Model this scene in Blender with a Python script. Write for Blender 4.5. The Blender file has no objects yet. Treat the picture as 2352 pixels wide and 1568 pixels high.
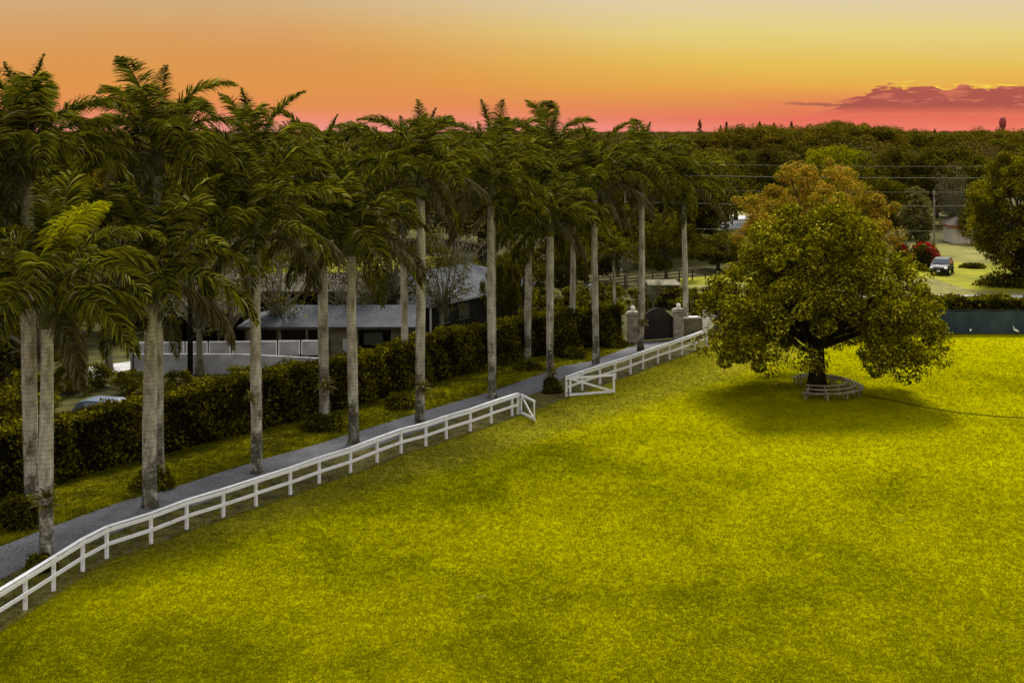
import bpy, math, random
import numpy as np
from mathutils import Vector, Matrix
SC = bpy.context.scene
COL = SC.collection
rng = np.random.default_rng(7)
random.seed(7)
R = math.radians
PI = math.pi
# ---------------------------------------------------------------- camera model: level camera, lens shifted down
F, H, HY, CX = 3000.0, 17.0, 298.0, 1176.0
def G(x, y, z=0.0):
    """point at height z that a 2352 px wide picture shows at x, y"""
    Y = F * (H - z) / (y - HY)
    return ((x - CX) * Y / F, Y, z)
def ZA(x, y, Y):
    """height that shows at picture y at distance Y"""
    return H - (y - HY) * Y / F
cam_d = bpy.data.cameras.new('camera')
cam = bpy.data.objects.new('camera', cam_d); COL.objects.link(cam)
cam.location = (0, 0, H); cam.rotation_euler = (R(90), 0, 0)
cam_d.sensor_width = 36; cam_d.lens = 36 * F / 2352
cam_d.shift_y = -(784 - HY) / 2352
cam_d.clip_start = 0.5; cam_d.clip_end = 12000
SC.camera = cam

# ---------------------------------------------------------------- nodes helpers
class NT:
    def __init__(s, tree):
        s.t = tree; s.n = tree.nodes; s.l = tree.links
    def new(s, typ, **kw):
        n = s.n.new(typ)
        for k, v in kw.items(): setattr(n, k, v)
        return n
    def put(s, sock, v):
        if hasattr(v, 'node'): s.l.new(v, sock)
        elif v is not None:
            if isinstance(v, (tuple, list)) and len(v) == 3 and sock.type == 'RGBA': v = (*v, 1)
            sock.default_value = v
    def math(s, op, a, b=0.0, c=None, clamp=False):
        n = s.new('ShaderNodeMath', operation=op); n.use_clamp = clamp
        s.put(n.inputs[0], a); s.put(n.inputs[1], b)
        if c is not None: s.put(n.inputs[2], c)
        return n.outputs[0]
    def ss(s, v, a, b):
        n = s.new('ShaderNodeMapRange', interpolation_type='SMOOTHSTEP')
        s.put(n.inputs[0], v); s.put(n.inputs[1], a); s.put(n.inputs[2], b)
        return n.outputs[0]
    def mix(s, f, a, b, mode='MIX'):
        n = s.new('ShaderNodeMix', data_type='RGBA', blend_type=mode)
        s.put(n.inputs[0], f); s.put(n.inputs[6], a); s.put(n.inputs[7], b)
        return n.outputs[2]
    def ramp(s, f, stops, interp='LINEAR'):
        n = s.new('ShaderNodeValToRGB'); cr = n.color_ramp; cr.interpolation = interp
        while len(cr.elements) < len(stops): cr.elements.new(0.5)
        for e, (p, c) in zip(cr.elements, stops):
            e.position = p; e.color = (*c, 1)
        s.put(n.inputs[0], f); return n.outputs[0]
    def noise(s, vec, scale, detail=3, rough=0.55, dist=0.0):
        n = s.new('ShaderNodeTexNoise')
        s.put(n.inputs['Vector'], vec); n.inputs['Scale'].default_value = scale
        n.inputs['Detail'].default_value = detail; n.inputs['Roughness'].default_value = rough
        n.inputs['Distortion'].default_value = dist
        return n.outputs[0]
    def vmul(s, v, m):
        n = s.new('ShaderNodeVectorMath', operation='MULTIPLY')
        s.put(n.inputs[0], v); n.inputs[1].default_value = m; return n.outputs[0]
    def comb(s, x, y, z):
        n = s.new('ShaderNodeCombineXYZ')
        s.put(n.inputs[0], x); s.put(n.inputs[1], y); s.put(n.inputs[2], z); return n.outputs[0]

def srgb(r, g, b):
    f = lambda c: ((c / 255 + 0.055) / 1.055) ** 2.4 if c > 10 else c / 255 / 12.92
    return (f(r), f(g), f(b))

def material(name):
    m = bpy.data.materials.new(name); m.use_nodes = True
    t = NT(m.node_tree)
    for n in list(t.n): t.n.remove(n)
    out = t.new('ShaderNodeOutputMaterial')
    return m, t, out

def surf(name, fn, rough=0.85, spec=0.3, bump=None, metallic=0.0, disp=0.05):
    """fn(t, pos) -> colour socket; bump(t, pos) -> height socket"""
    m, t, out = material(name)
    b = t.new('ShaderNodeBsdfPrincipled')
    pos = t.new('ShaderNodeNewGeometry').outputs['Position']
    t.put(b.inputs['Base Color'], fn(t, pos) if callable(fn) else fn)
    b.inputs['Roughness'].default_value = rough
    b.inputs['Metallic'].default_value = metallic
    b.inputs['Specular IOR Level'].default_value = spec
    if bump:
        bn = t.new('ShaderNodeBump'); bn.inputs['Strength'].default_value = 1; bn.inputs['Distance'].default_value = disp
        t.put(bn.inputs['Height'], bump(t, pos)); t.put(b.inputs['Normal'], bn.outputs[0])
    t.l.new(b.outputs[0], out.inputs[0])
    return m

def two(c1, c2, scale, lo=0.35, hi=0.65, detail=4):
    def f(t, pos):
        return t.ramp(t.noise(pos, scale, detail), [(lo, c1), (hi, c2)])
    return f

def leafmat(name, stops, trans=0.35, rough=0.55, patch=None, ps=0.35):
    m, t, out = material(name)
    g = t.new('ShaderNodeNewGeometry')
    rnd = g.outputs['Random Per Island']
    c = t.ramp(rnd, stops)
    if patch:
        oi = t.new('ShaderNodeObjectInfo')
        tc = t.new('ShaderNodeTexCoord')
        f = t.ss(t.noise(g.outputs['Position'], ps, 2), 0.42, 0.62)
        c = t.mix(f, c, t.mix(0.75, c, patch))
    b = t.new('ShaderNodeBsdfDiffuse'); t.put(b.inputs[0], c)
    tr = t.new('ShaderNodeBsdfTranslucent')
    t.put(tr.inputs[0], t.mix(1.0, c, (1.3, 1.25, 0.5), 'MULTIPLY'))
    mx = t.new('ShaderNodeMixShader'); mx.inputs[0].default_value = trans
    t.l.new(b.outputs[0], mx.inputs[1]); t.l.new(tr.outputs[0], mx.inputs[2])
    t.l.new(mx.outputs[0], out.inputs[0])
    return m

# ---------------------------------------------------------------- mesh helpers
def tag(o, label=None, cat=None, group=None, kind=None):
    if label: o['label'] = label
    if cat: o['category'] = cat
    if group: o['group'] = group
    if kind: o['kind'] = kind
    return o
def empty(name, loc=(0, 0, 0), rz=0.0, parent=None):
    o = bpy.data.objects.new(name, None); COL.objects.link(o)
    o.empty_display_size = 0.2
    o.location = loc; o.rotation_euler = (0, 0, rz)
    if parent: o.parent = parent
    return o
def meshdata(name, V, Fc, mats, midx=None, smooth=False):
    V = np.asarray(V, dtype=np.float32).reshape(-1, 3)
    me = bpy.data.meshes.new(name)
    if isinstance(Fc, np.ndarray):
        k = Fc.shape[1]; n = len(Fc)
        me.vertices.add(len(V)); me.vertices.foreach_set('co', V.ravel())
        me.loops.add(n * k); me.loops.foreach_set('vertex_index', Fc.ravel().astype(np.int32))
        me.polygons.add(n); me.polygons.foreach_set('loop_start', np.arange(0, n * k, k, dtype=np.int32))
        me.polygons.foreach_set('loop_total', np.full(n, k, dtype=np.int32))
        me.update(calc_edges=True)
    else:
        me.from_pydata([tuple(map(float, v)) for v in V], [], [tuple(f) for f in Fc]); me.update()
    for m in (mats if isinstance(mats, (list, tuple)) else [mats]): me.materials.append(m)
    if midx is not None: me.polygons.foreach_set('material_index', np.asarray(midx, dtype=np.int32))
    if smooth: me.polygons.foreach_set('use_smooth', np.ones(len(me.polygons), dtype=bool))
    return me
def link(name, me, parent=None, loc=None, rot=None, scale=None):
    o = bpy.data.objects.new(name, me); COL.objects.link(o)
    if parent: o.parent = parent
    if loc is not None: o.location = loc
    if rot is not None: o.rotation_euler = rot
    if scale is not None: o.scale = scale
    return o
class MB:
    """collects boxes, bars, tubes, prisms in one mesh"""
    def __init__(s): s.V = []; s.F = []; s.M = []
    def add(s, V, Fc, m=0):
        o = len(s.V); s.V += [tuple(v) for v in V]; s.F += [tuple(i + o for i in f) for f in Fc]; s.M += [m] * len(Fc)
    def box(s, c, d, rz=0.0, m=0, tilt=None):
        hx, hy, hz = d[0] / 2, d[1] / 2, d[2] / 2
        M = Matrix.Rotation(rz, 3, 'Z')
        if tilt: M = M @ Matrix.Rotation(tilt, 3, 'X')
        V = [Vector(c) + M @ Vector((x, y, z)) for x in (-hx, hx) for y in (-hy, hy) for z in (-hz, hz)]
        s.add(V, [(0, 1, 3, 2), (4, 6, 7, 5), (0, 4, 5, 1), (2, 3, 7, 6), (0, 2, 6, 4), (1, 5, 7, 3)], m)
    def bar(s, a, b, w, h, m=0, up=(0, 0, 1)):
        a, b = Vector(a), Vector(b); t = (b - a).normalized(); sx = t.cross(Vector(up))
        if sx.length < 1e-4: sx = Vector((1, 0, 0))
        sx.normalize(); u = sx.cross(t)
        V = [p + sx * i * w / 2 + u * j * h / 2 for p in (a, b) for i, j in ((-1, -1), (1, -1), (1, 1), (-1, 1))]
        s.add(V, [(3, 2, 1, 0), (4, 5, 6, 7), (0, 1, 5, 4), (1, 2, 6, 5), (2, 3, 7, 6), (3, 0, 4, 7)], m)
    def tube(s, pts, rad, n=8, m=0, cap=True):
        P = [Vector(p) for p in pts]; o = len(s.V); rr = rad if isinstance(rad, (list, tuple)) else [rad] * len(P)
        ref = None
        for i, p in enumerate(P):
            t = (P[min(i + 1, len(P) - 1)] - P[max(i - 1, 0)]).normalized()
            if ref is None: ref = t.cross(Vector((0.3, 1, 0.2))).normalized()
            ref = (ref - t * ref.dot(t)).normalized(); b = t.cross(ref)
            for k in range(n):
                a = 2 * PI * k / n
                s.V.append(tuple(p + (ref * math.cos(a) + b * math.sin(a)) * rr[i]))
        for i in range(len(P) - 1):
            for k in range(n):
                k2 = (k + 1) % n
                s.F.append((o + i * n + k, o + i * n + k2, o + (i + 1) * n + k2, o + (i + 1) * n + k)); s.M.append(m)
        if cap:
            s.F.append(tuple(o + k for k in range(n))[::-1]); s.M.append(m)
            s.F.append(tuple(o + (len(P) - 1) * n + k for k in range(n))); s.M.append(m)
    def lathe(s, prof, n=16, c=(0, 0, 0), m=0):
        o = len(s.V)
        for r, z in prof:
            for k in range(n):
                a = 2 * PI * k / n; s.V.append((c[0] + r * math.cos(a), c[1] + r * math.sin(a), c[2] + z))
        for i in range(len(prof) - 1):
            for k in range(n):
                k2 = (k + 1) % n
                s.F.append((o + i * n + k, o + i * n + k2, o + (i + 1) * n + k2, o + (i + 1) * n + k)); s.M.append(m)
    def prism(s, poly, axis, a, b, m=0):
        """poly list of 2D, extruded along axis 'x','y','z' from a to b"""
        def P(u, v, w):
            return {'x': (w, u, v), 'y': (u, w, v), 'z': (u, v, w)}[axis]
        n = len(poly)
        V = [P(u, v, a) for u, v in poly] + [P(u, v, b) for u, v in poly]
        Fs = [tuple(range(n)), tuple(range(2 * n - 1, n - 1, -1))] + [(i, i + n, (i + 1) % n + n, (i + 1) % n) for i in range(n)]
        s.add(V, Fs, m)
    def data(s, name, mats, smooth=False, bevel=0):
        return meshdata(name, s.V, s.F, mats, s.M, smooth)
    def build(s, name, mats, parent=None, loc=None, rot=None, smooth=False, bevel=0.0):
        o = link(name, s.data(name, mats, smooth), parent, loc, rot)
        if bevel:
            md = o.modifiers.new('bevel', 'BEVEL'); md.width = bevel; md.segments = 2; md.limit_method = 'ANGLE'
        return o

def unit(v):
    return v / np.maximum(np.linalg.norm(v, axis=-1, keepdims=True), 1e-6)
def leaves(C, N, size, aspect=0.55, fold=0.25):
    """rhombus leaves with a fold. C centres, N normals, size array -> V, F"""
    n = len(C); size = np.broadcast_to(size, (n,))[:, None]
    t = unit(np.cross(N, rng.normal(size=(n, 3)))); b = np.cross(N, t)
    w = size * aspect
    V = np.stack([C - t * size * .5, C + b * w * .5 + N * w * fold * .5 + t * size * .05, C + t * size * .5 - N * size * .12, C - b * w * .5 + N * w * fold * .5 + t * size * .05], axis=1)
    Fc = np.arange(n * 4).reshape(n, 4)
    return V.reshape(-1, 3), Fc
def cluster_leaves(centers, radii, per, size, squash=0.8, up=0.5, shell=0.55, jitter=0.9, aspect=.55):
    k = len(centers); idx = np.repeat(np.arange(k), per)
    d = unit(rng.normal(size=(len(idx), 3)))
    r = (shell + (1 - shell) * rng.random(len(idx))) [:, None] * radii[idx][:, None]
    off = d * r; off[:, 2] *= squash
    C = centers[idx] + off
    Nn = unit(d + np.array([0, 0, up]) + rng.normal(size=d.shape) * jitter * .6)
    s = size * (0.6 + 0.8 * rng.random(len(idx)))
    return leaves(C, Nn, s, aspect)

# ---------------------------------------------------------------- materials
M = {}
def lawn_color(t, pos):
    big = t.noise(t.vmul(pos, (0.5, 1.0, 0)), 0.085, 3, 0.5, 0.6)
    mid = t.noise(t.vmul(pos, (1, 1.3, 0)), 0.75, 3, 0.6)
    fin = t.noise(pos, 11.0, 3, 0.7)
    v = t.math('ADD', t.math('MULTIPLY', big, 0.8), t.math('MULTIPLY', mid, 0.26))
    v = t.math('ADD', v, t.math('MULTIPLY', fin, 0.24))
    v = t.math('ADD', v, t.math('MULTIPLY', t.noise(t.vmul(pos, (1, .6, 0)), 0.22, 4, .6, 1.0), 0.62))
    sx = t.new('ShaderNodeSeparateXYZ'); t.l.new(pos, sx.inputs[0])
    v = t.math('ADD', v, t.math('MULTIPLY', sx.outputs[0], 0.0045))  # side-to-side light painted into the lawn colour, brighter to the right
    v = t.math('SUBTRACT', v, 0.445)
    c = t.ramp(v, [(0.28, (0.092, 0.096, 0.0002)), (0.43, (0.162, 0.158, 0.0002)), (0.58, (0.225, 0.216, 0.0002)), (0.80, (0.285, 0.270, 0.0003))])
    # worn, brownish strip along the rail fence
    sp = t.new('ShaderNodeSeparateXYZ'); t.l.new(pos, sp.inputs[0])
    line = t.math('ADD', t.math('MULTIPLY', sp.outputs[0], 0.795), t.math('MULTIPLY', sp.outputs[1], -0.607))
    dd = t.math('ADD', line, 44.8)
    w = t.math('ADD', dd, t.math('MULTIPLY', t.noise(pos, 0.6, 4), -3.4))
    f = t.ss(w, 2.2, -0.9)
    c = t.mix(t.math('MULTIPLY', t.ss(t.noise(pos, 0.33, 5, .75), .66, .74), .5), c, (0.25, 0.21, 0.09))
    return t.mix(t.math('MULTIPLY', f, 0.42), c, t.mix(t.ss(t.noise(pos, 3.0, 3), .4, .6), (0.115, 0.095, 0.02), (0.17, 0.15, 0.02)))
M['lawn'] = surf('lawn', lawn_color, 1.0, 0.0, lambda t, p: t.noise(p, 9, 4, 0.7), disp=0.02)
def blade_mat(name, fn, tr=0.3):
    m, t, out = material(name)
    g = t.new('ShaderNodeNewGeometry')
    c = fn(t, g.outputs['Position'])
    c = t.mix(0.6, c, t.ramp(g.outputs['Random Per Island'], [(0, (0.75, 0.76, 0.7)), (1, (1.35, 1.35, 1.2))]), 'MULTIPLY')
    b = t.new('ShaderNodeBsdfDiffuse'); t.put(b.inputs[0], c)
    q = t.new('ShaderNodeBsdfTranslucent'); t.put(q.inputs[0], c)
    mx = t.new('ShaderNodeMixShader'); mx.inputs[0].default_value = tr
    t.l.new(b.outputs[0], mx.inputs[1]); t.l.new(q.outputs[0], mx.inputs[2]); t.l.new(mx.outputs[0], out.inputs[0])
    return m
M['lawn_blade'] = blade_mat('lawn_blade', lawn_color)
def verge_color(t, p):
    return t.ramp(t.math('ADD', t.math('MULTIPLY', t.noise(p, 0.5, 3), .6), t.math('MULTIPLY', t.noise(p, 6, 3, .7), .4)),
                  [(0.36, (0.06, 0.054, 0.008)), (0.5, (0.13, 0.125, 0.003)), (0.64, (0.24, 0.225, 0.004))])
M['verge'] = surf('verge', verge_color, 1.0, 0.0, lambda t, p: t.noise(p, 9, 4, 0.7), disp=0.06)
M['verge_blade'] = blade_mat('verge_blade', verge_color)
M['ground'] = surf('ground', lambda t, p: t.ramp(t.math('ADD', t.math('MULTIPLY', t.noise(p, 0.03, 4), .7), t.math('MULTIPLY', t.noise(p, 1.5, 3), .3)),
                   [(0.38, (0.03, 0.027, 0.008)), (0.5, (0.06, 0.055, 0.010)), (0.62, (0.11, 0.10, 0.012))]), 0.95, 0.1)
M['scrub'] = surf('scrub', two((0.03, 0.026, 0.010), (0.07, 0.055, 0.018), 0.02, detail=6), 1, 0)
M['soil'] = surf('soil', two((0.045, 0.038, 0.014), (0.13, 0.115, 0.03), 1.2, detail=6), 0.95, 0.1, lambda t, p: t.noise(p, 8, 4), disp=0.05)
M['yard'] = surf('yard', two((0.022, 0.02, 0.006), (0.085, 0.08, 0.014), 0.6, detail=6), 0.95, 0.1, lambda t, p: t.noise(p, 5, 4), disp=0.08)
def asph(t, p):
    a = t.ramp(t.noise(p, 0.5, 6, .7), [(0.35, (0.062, 0.065, 0.078)), (0.65, (0.125, 0.127, 0.142))])
    a = t.mix(t.math('MULTIPLY', t.ss(t.noise(p, 1.7, 5, .7), .56, .66), .6), a, (0.06, 0.055, 0.03))
    return t.mix(t.math('MULTIPLY', t.ss(t.noise(p, 14, 2), .45, .7), .7), a, (0.22, 0.215, 0.215))
M['drive'] = surf('drive', asph, 0.9, 0.3, lambda t, p: t.noise(p, 25, 3), disp=0.02)
M['concrete'] = surf('concrete', two((0.30, 0.30, 0.31), (0.46, 0.46, 0.46), 1.2, detail=6), 0.85, 0.3)
M['sand'] = surf('sand', two((0.11, 0.105, 0.018), (0.22, 0.20, 0.06), 0.8, detail=6), 0.95, 0.1)
M['dryfield'] = surf('dryfield', two((0.11, 0.105, 0.016), (0.20, 0.185, 0.045), 0.2, detail=6), 0.95, 0.1)
M['clearing'] = surf('clearing', two((0.13, 0.13, 0.004), (0.26, 0.25, 0.006), 0.15, detail=5), 0.95, 0.1)
def white_c(t, p):
    return t.ramp(t.noise(t.vmul(p, (1, 1, 3)), 2.5, 5, .65), [(0.28, (0.40, 0.39, 0.33)), (0.42, (0.74, 0.75, 0.77)), (0.7, (0.82, 0.84, 0.88))])
M['white'] = surf('white_paint', white_c, 0.5, 0.4)
M['iron'] = surf('iron', (0.03, 0.03, 0.03), 0.5, 0.5, metallic=.6)
def trunk_c(t, p):
    tc = t.new('ShaderNodeTexCoord').outputs['Object']
    oi = t.new('ShaderNodeObjectInfo').outputs['Random']
    sh = t.new('ShaderNodeVectorMath', operation='ADD'); t.put(sh.inputs[0], tc)
    t.put(sh.inputs[1], t.comb(0, 0, t.math('MULTIPLY', oi, 60)))
    v = sh.outputs[0]
    a = t.ramp(t.noise(t.vmul(v, (1.5, 1.5, 0.45)), 2.2, 5, .6), [(0.33, (0.19, 0.175, 0.12)), (0.5, (0.38, 0.36, 0.29)), (0.66, (0.55, 0.53, 0.46))])
    sp = t.new('ShaderNodeSeparateXYZ'); t.l.new(v, sp.inputs[0])
    ring = t.math('SINE', t.math('ADD', t.math('MULTIPLY', sp.outputs[2], 34), t.math('MULTIPLY', t.noise(v, 2.0, 2), 7)))
    a = t.mix(t.math('MULTIPLY', t.ss(ring, .55, 1), .4), a, (0.12, 0.11, 0.085))
    # lichen and algae stains, more of them low on the bark
    s0 = t.new('ShaderNodeSeparateXYZ'); t.l.new(tc, s0.inputs[0])
    low = t.ss(s0.outputs[2], 5.5, 0.2)
    st = t.math('ADD', t.noise(t.vmul(v, (1, 1, .8)), 1.6, 5, .7), t.math('MULTIPLY', low, 0.19))
    a = t.mix(t.math('MULTIPLY', t.ss(st, .56, .74), .85), a, (0.045, 0.042, 0.022))
    li = t.noise(v, 5, 3)
    a = t.mix(t.math('MULTIPLY', t.ss(li, .6, .7), .7), a, (0.56, 0.55, 0.5))
    return a
M['palm_bark'] = surf('palm_bark', trunk_c, 0.9, 0.2, lambda t, p: t.noise(t.vmul(p, (3, 3, 8)), 2, 4), disp=0.04)
M['crownshaft'] = surf('crownshaft', two((0.05, 0.06, 0.012), (0.13, 0.14, 0.025), 2.5), 0.45, 0.4)
M['rachis'] = surf('rachis', (0.10, 0.10, 0.02), 0.5, 0.3)
palm_stops = [(0, (0.006, 0.008, 0.003)), (0.34, (0.034, 0.039, 0.004)), (0.64, (0.105, 0.105, 0.006)), (0.90, (0.25, 0.24, 0.014)), (1, (0.28, 0.27, 0.15))]
M['frond'] = leafmat('frond', palm_stops, 0.32, 0.42)
M['frond_dry'] = leafmat('frond_dry', [(0, (0.03, 0.028, 0.012)), (0.5, (0.085, 0.075, 0.03)), (1, (0.19, 0.17, 0.085))], 0.2, 0.5)
M['frond_bright'] = leafmat('frond_bright', [(0, (0.10, 0.11, 0.003)), (.5, (0.26, 0.26, 0.004)), (1, (0.48, 0.46, 0.006))], 0.35, 0.5)
M['hedge'] = leafmat(patch=(0.02, 0.018, 0.003), ps=.6, name='hedge', trans=.3, stops= [(0, (0.022, 0.022, 0.002)), (.5, (0.088, 0.084, 0.003)), (.85, (0.19, 0.175, 0.005)), (1, (0.38, 0.34, 0.02))])
M['core'] = surf('twigs', (0.008, 0.007, 0.003), 1, 0)
M['tree_green'] = leafmat('tree_green', [(0, (0.018, 0.018, 0.001)), (.4, (0.08, 0.077, 0.001)), (.75, (0.22, 0.205, 0.002)), (.93, (0.38, 0.35, 0.006)), (1, (0.55, 0.50, 0.08))], .34)
M['tree_rust'] = leafmat('tree_rust', [(0, (0.09, 0.06, 0.006)), (.45, (0.23, 0.145, 0.012)), (.8, (0.42, 0.27, 0.028)), (.93, (0.62, 0.44, 0.08)), (1, (0.5, 0.12, 0.02))], .35, patch=(0.22, 0.19, 0.01), ps=.35)
M['oak'] = leafmat('oak', [(0, (0.02, 0.019, 0.002)), (.5, (0.062, 0.057, 0.003)), (.85, (0.13, 0.12, 0.006)), (1, (0.22, 0.20, 0.015))], .3, patch=(0.03, 0.026, 0.004), ps=.12)
M['oak_brown'] = leafmat('oak_brown', [(0, (0.035, 0.026, 0.004)), (.5, (0.10, 0.075, 0.006)), (1, (0.21, 0.15, 0.015))], .3, patch=(0.06, 0.055, 0.004), ps=.1)
M['lime'] = leafmat('lime', [(0, (0.08, 0.08, 0.003)), (.6, (0.20, 0.20, 0.004)), (1, (0.33, 0.31, 0.006))], .35)
M['grey_leaf'] = leafmat('grey_leaf', [(0, (0.04, 0.036, 0.018)), (.6, (0.10, 0.09, 0.045)), (1, (0.18, 0.16, 0.08))], .25)
M['vine'] = leafmat('vine', [(0, (0.05, 0.05, 0.012)), (.6, (0.13, 0.125, 0.035)), (1, (0.26, 0.24, 0.09))], .3)
M['flower'] = leafmat('flower', [(0, (0.16, 0.006, 0.012)), (1, (0.50, 0.015, 0.03))], .3)
M['bark'] = surf('bark', two((0.035, 0.03, 0.018), (0.12, 0.105, 0.07), 2.0, detail=6), .95, .1)
M['bark_pale'] = surf('bark_pale', two((0.10, 0.09, 0.06), (0.24, 0.22, 0.16), 2.0, detail=6), .95, .1)
M['shingle'] = surf('shingle', lambda t, p: t.mix(t.ss(t.noise(p, 9, 2), .35, .65), t.ramp(t.noise(p, .7, 5), [(.35, (0.045, 0.052, 0.065)), (.65, (0.105, 0.112, 0.13))]), (0.04, 0.043, 0.05)), .9, .2)
M['brown_roof'] = surf('brown_roof', two((0.025, 0.021, 0.013), (0.075, 0.063, 0.04), 2.0, detail=6), .9, .2)
M['dark_wall'] = surf('dark_wall', two((0.012, 0.011, 0.009), (0.035, 0.032, 0.025), 1.5), .9, .2)
M['beige'] = surf('beige_wall', two((0.10, 0.088, 0.055), (0.18, 0.16, 0.10), 1.5), .9, .2)
M['stone'] = surf('stone', two((0.18, 0.16, 0.12), (0.42, 0.38, 0.31), 2.5, detail=6), .9, .2, lambda t, p: t.noise(p, 4, 4), disp=.06)
M['dark_wood'] = surf('dark_wood', two((0.010, 0.006, 0.006), (0.03, 0.018, 0.016), 3), .7, .3)
M['teal'] = surf('teal_mesh', lambda t, p: t.ramp(t.noise(t.vmul(p, (1, 1, .4)), .9, 5, .6), [(.3, (0.010, 0.024, 0.036)), (.55, (0.022, 0.045, 0.062)), (.72, (0.045, 0.068, 0.080))]), .7, .3)
M['glass'] = surf('glass', (0.02, 0.03, 0.04), .08, .8)
M['carpaint'] = surf('car_paint', (0.035, 0.036, 0.04), .6, .15)
M['carblue'] = surf('car_paint_blue', (0.06, 0.09, 0.125), .5, .3)
M['rubber'] = surf('rubber', (0.012, 0.012, 0.012), .9, .1)
M['chrome'] = surf('chrome', (0.6, 0.6, 0.6), .2, .5, metallic=1)
M['lamp_lens'] = surf('lamp_lens', (0.75, 0.75, 0.7), .15, .6)
M['cream'] = surf('cream_wall', two((0.50, 0.46, 0.36), (0.66, 0.60, 0.48), 1.2, detail=5), .85, .2)
M['bench_wood'] = surf('bench_wood', two((0.17, 0.15, 0.085), (0.42, 0.38, 0.27), 3.0, detail=5), .85, .2)
M['feather'] = surf('feather', (0.85, 0.84, 0.80), .8, .2)
M['far'] = leafmat('far_leaf', [(0, (0.022, 0.019, 0.006)), (.6, (0.06, 0.052, 0.010)), (1, (0.12, 0.10, 0.02))], .3, patch=(0.075, 0.05, 0.018), ps=.01)
M['tower'] = surf('tower', (0.34, 0.05, 0.04), .7, .3)
M['cable'] = surf('cable', (0.25, 0.24, 0.20), .6, .4)
M['pole'] = surf('pole_wood', two((0.010, 0.009, 0.007), (0.03, 0.027, 0.02), 3), .95, .1)
M['globe'] = surf('globe', (0.85, 0.85, 0.82), .3, .5)

# ---------------------------------------------------------------- the ground
def sheet(name, pts, z, m, kind='structure'):
    me = meshdata(name, [(p[0], p[1], z) for p in pts], [tuple(range(len(pts)))], m)
    # face up
    if me.polygons[0].normal.z < 0: me.flip_normals()
    return tag(link(name, me), kind=kind)
sheet('ground', [(-9000, -200), (9000, -200), (9000, 9000), (-9000, 9000)], 0, M['ground'])
# rail fence posts (picture positions)
FP = [(58,1401),(123,1358),(190,1313),(245,1283),(347,1249),(429,1216),(513,1189),(588,1163),(667,1136),(733,1111),(805,1087),(866,1062),(921,1041),(978,1025),(1025,1008),(1080,991),(1128,973),(1176,956)]
fence1 = [G(x, y)[:2] for x, y in FP]
d0 = (fence1[0][0] - fence1[1][0], fence1[0][1] - fence1[1][1])
pre = [(fence1[0][0] + d0[0] * k * 1.05, fence1[0][1] + d0[1] * k * 1.05) for k in (4, 3, 2, 1)]
fence1 = pre + fence1
hinge1 = G(1190, 952)[:2]
FP2 = [(1301,911),(1337,897),(1378,883),(1413,871),(1448,859.5),(1477,848),(1511,835.5),(1538,826),(1566,815.5),(1594,805.5),(1623,794)]
fence2 = [G(x, y)[:2] for x, y in FP2]
edge = fence1 + [hinge1] + fence2
lawn_pts = [(-24, -30)] + [(-19.5, 20)] + [(x + 0.2, y) for x, y in edge] + [(16.5, 108.3), (200, 108.3), (200, -30)]
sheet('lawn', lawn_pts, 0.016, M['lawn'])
# soil strip left of the fence, driveway, verge, yard
RU = [(-160,1330),(0,1256),(127,1207),(281,1152),(375,1128),(516,1082),(612,1053),(718,1024),(792,1001),(950,952),(1030,928),(1119,903),(1180,882),(1252,856),(1293,841),(1357,830),(1442,799),(1478,786)]
RL = [(-160,1420),(0,1330),(100,1285),(210,1246),(305,1208),(400,1174),(469,1155),(560,1122),(660,1087),(764,1054),(859,1026),(999,979),(1100,943),(1242,899),(1296,868),(1350,848),(1430,822),(1500,797),(1560,783)]
sheet('driveway', [G(*p) for p in RU] + [G(*p) for p in RL][::-1], 0.028, M['drive'])
soil_pts = [G(*p) for p in RL] + [(x + .35, y) for x, y in edge][::-1]
sheet('soil', soil_pts, 0.022, M['soil'])
HB = [(-160,1215),(0,1150),(130,1112),(270,1072),(375,1045),(500,1012),(612,985),(720,958),(850,925),(980,885),(1100,852),(1200,826),(1320,805),(1430,788)]
sheet('verge', [G(*p) for p in RU] + [G(*p) for p in HB][::-1], 0.012, M['verge'])
hb = [G(*p)[:2] for p in HB]
sheet('yard', [(hb[0][0], hb[0][1])] + hb + [G(1500,765)[:2], G(1560, 690)[:2], (-5, 150), (-70, 150), (-70, 50)], 0.006, M['yard'])
sheet('concrete_path', [G(*p) for p in [(150,868),(190,845),(330,826),(330,842),(185,874)]], 0.02, M['concrete'])
sheet('distant_ground', [(-8000, 330), (8000, 330), (8000, 8900), (-8000, 8900)], 0.004, M['scrub'])
sheet('clearing', [G(*p) for p in [(1560,672),(2700,672),(2700,600),(2240,596),(2030,600),(1560,640)]], 0.004, M['clearing'])
sheet('dirt_path', [G(*p) for p in [(1500,688),(1500,660),(1900,645),(2110,636),(2150,640),(2190,655),(2240,667),(2480,672),(2900,672),(2900,688)]], 0.012, M['sand'])
sheet('street', [G(*p) for p in [(1950,683.5),(3000,683.5),(3000,678),(1950,678)]], 0.02, M['concrete'])
sheet('pale_field', [G(*p) for p in [(2100,600),(2290,606),(2300,560),(2090,560)]], 0.008, M['dryfield'])
sheet('dry_field', [G(*p) for p in [(1580,530),(1720,530),(1730,468),(1560,468)]], 0.008, M['dryfield'])
sheet('field_track', [G(*p) for p in [(1600,524),(1740,524),(1740,497),(1590,490)]], 0.014, M['concrete'])
sheet('paddock', [G(*p) for p in [(440,668),(1100,668),(1100,590),(440,590)]], 0.010, M['clearing'])

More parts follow.
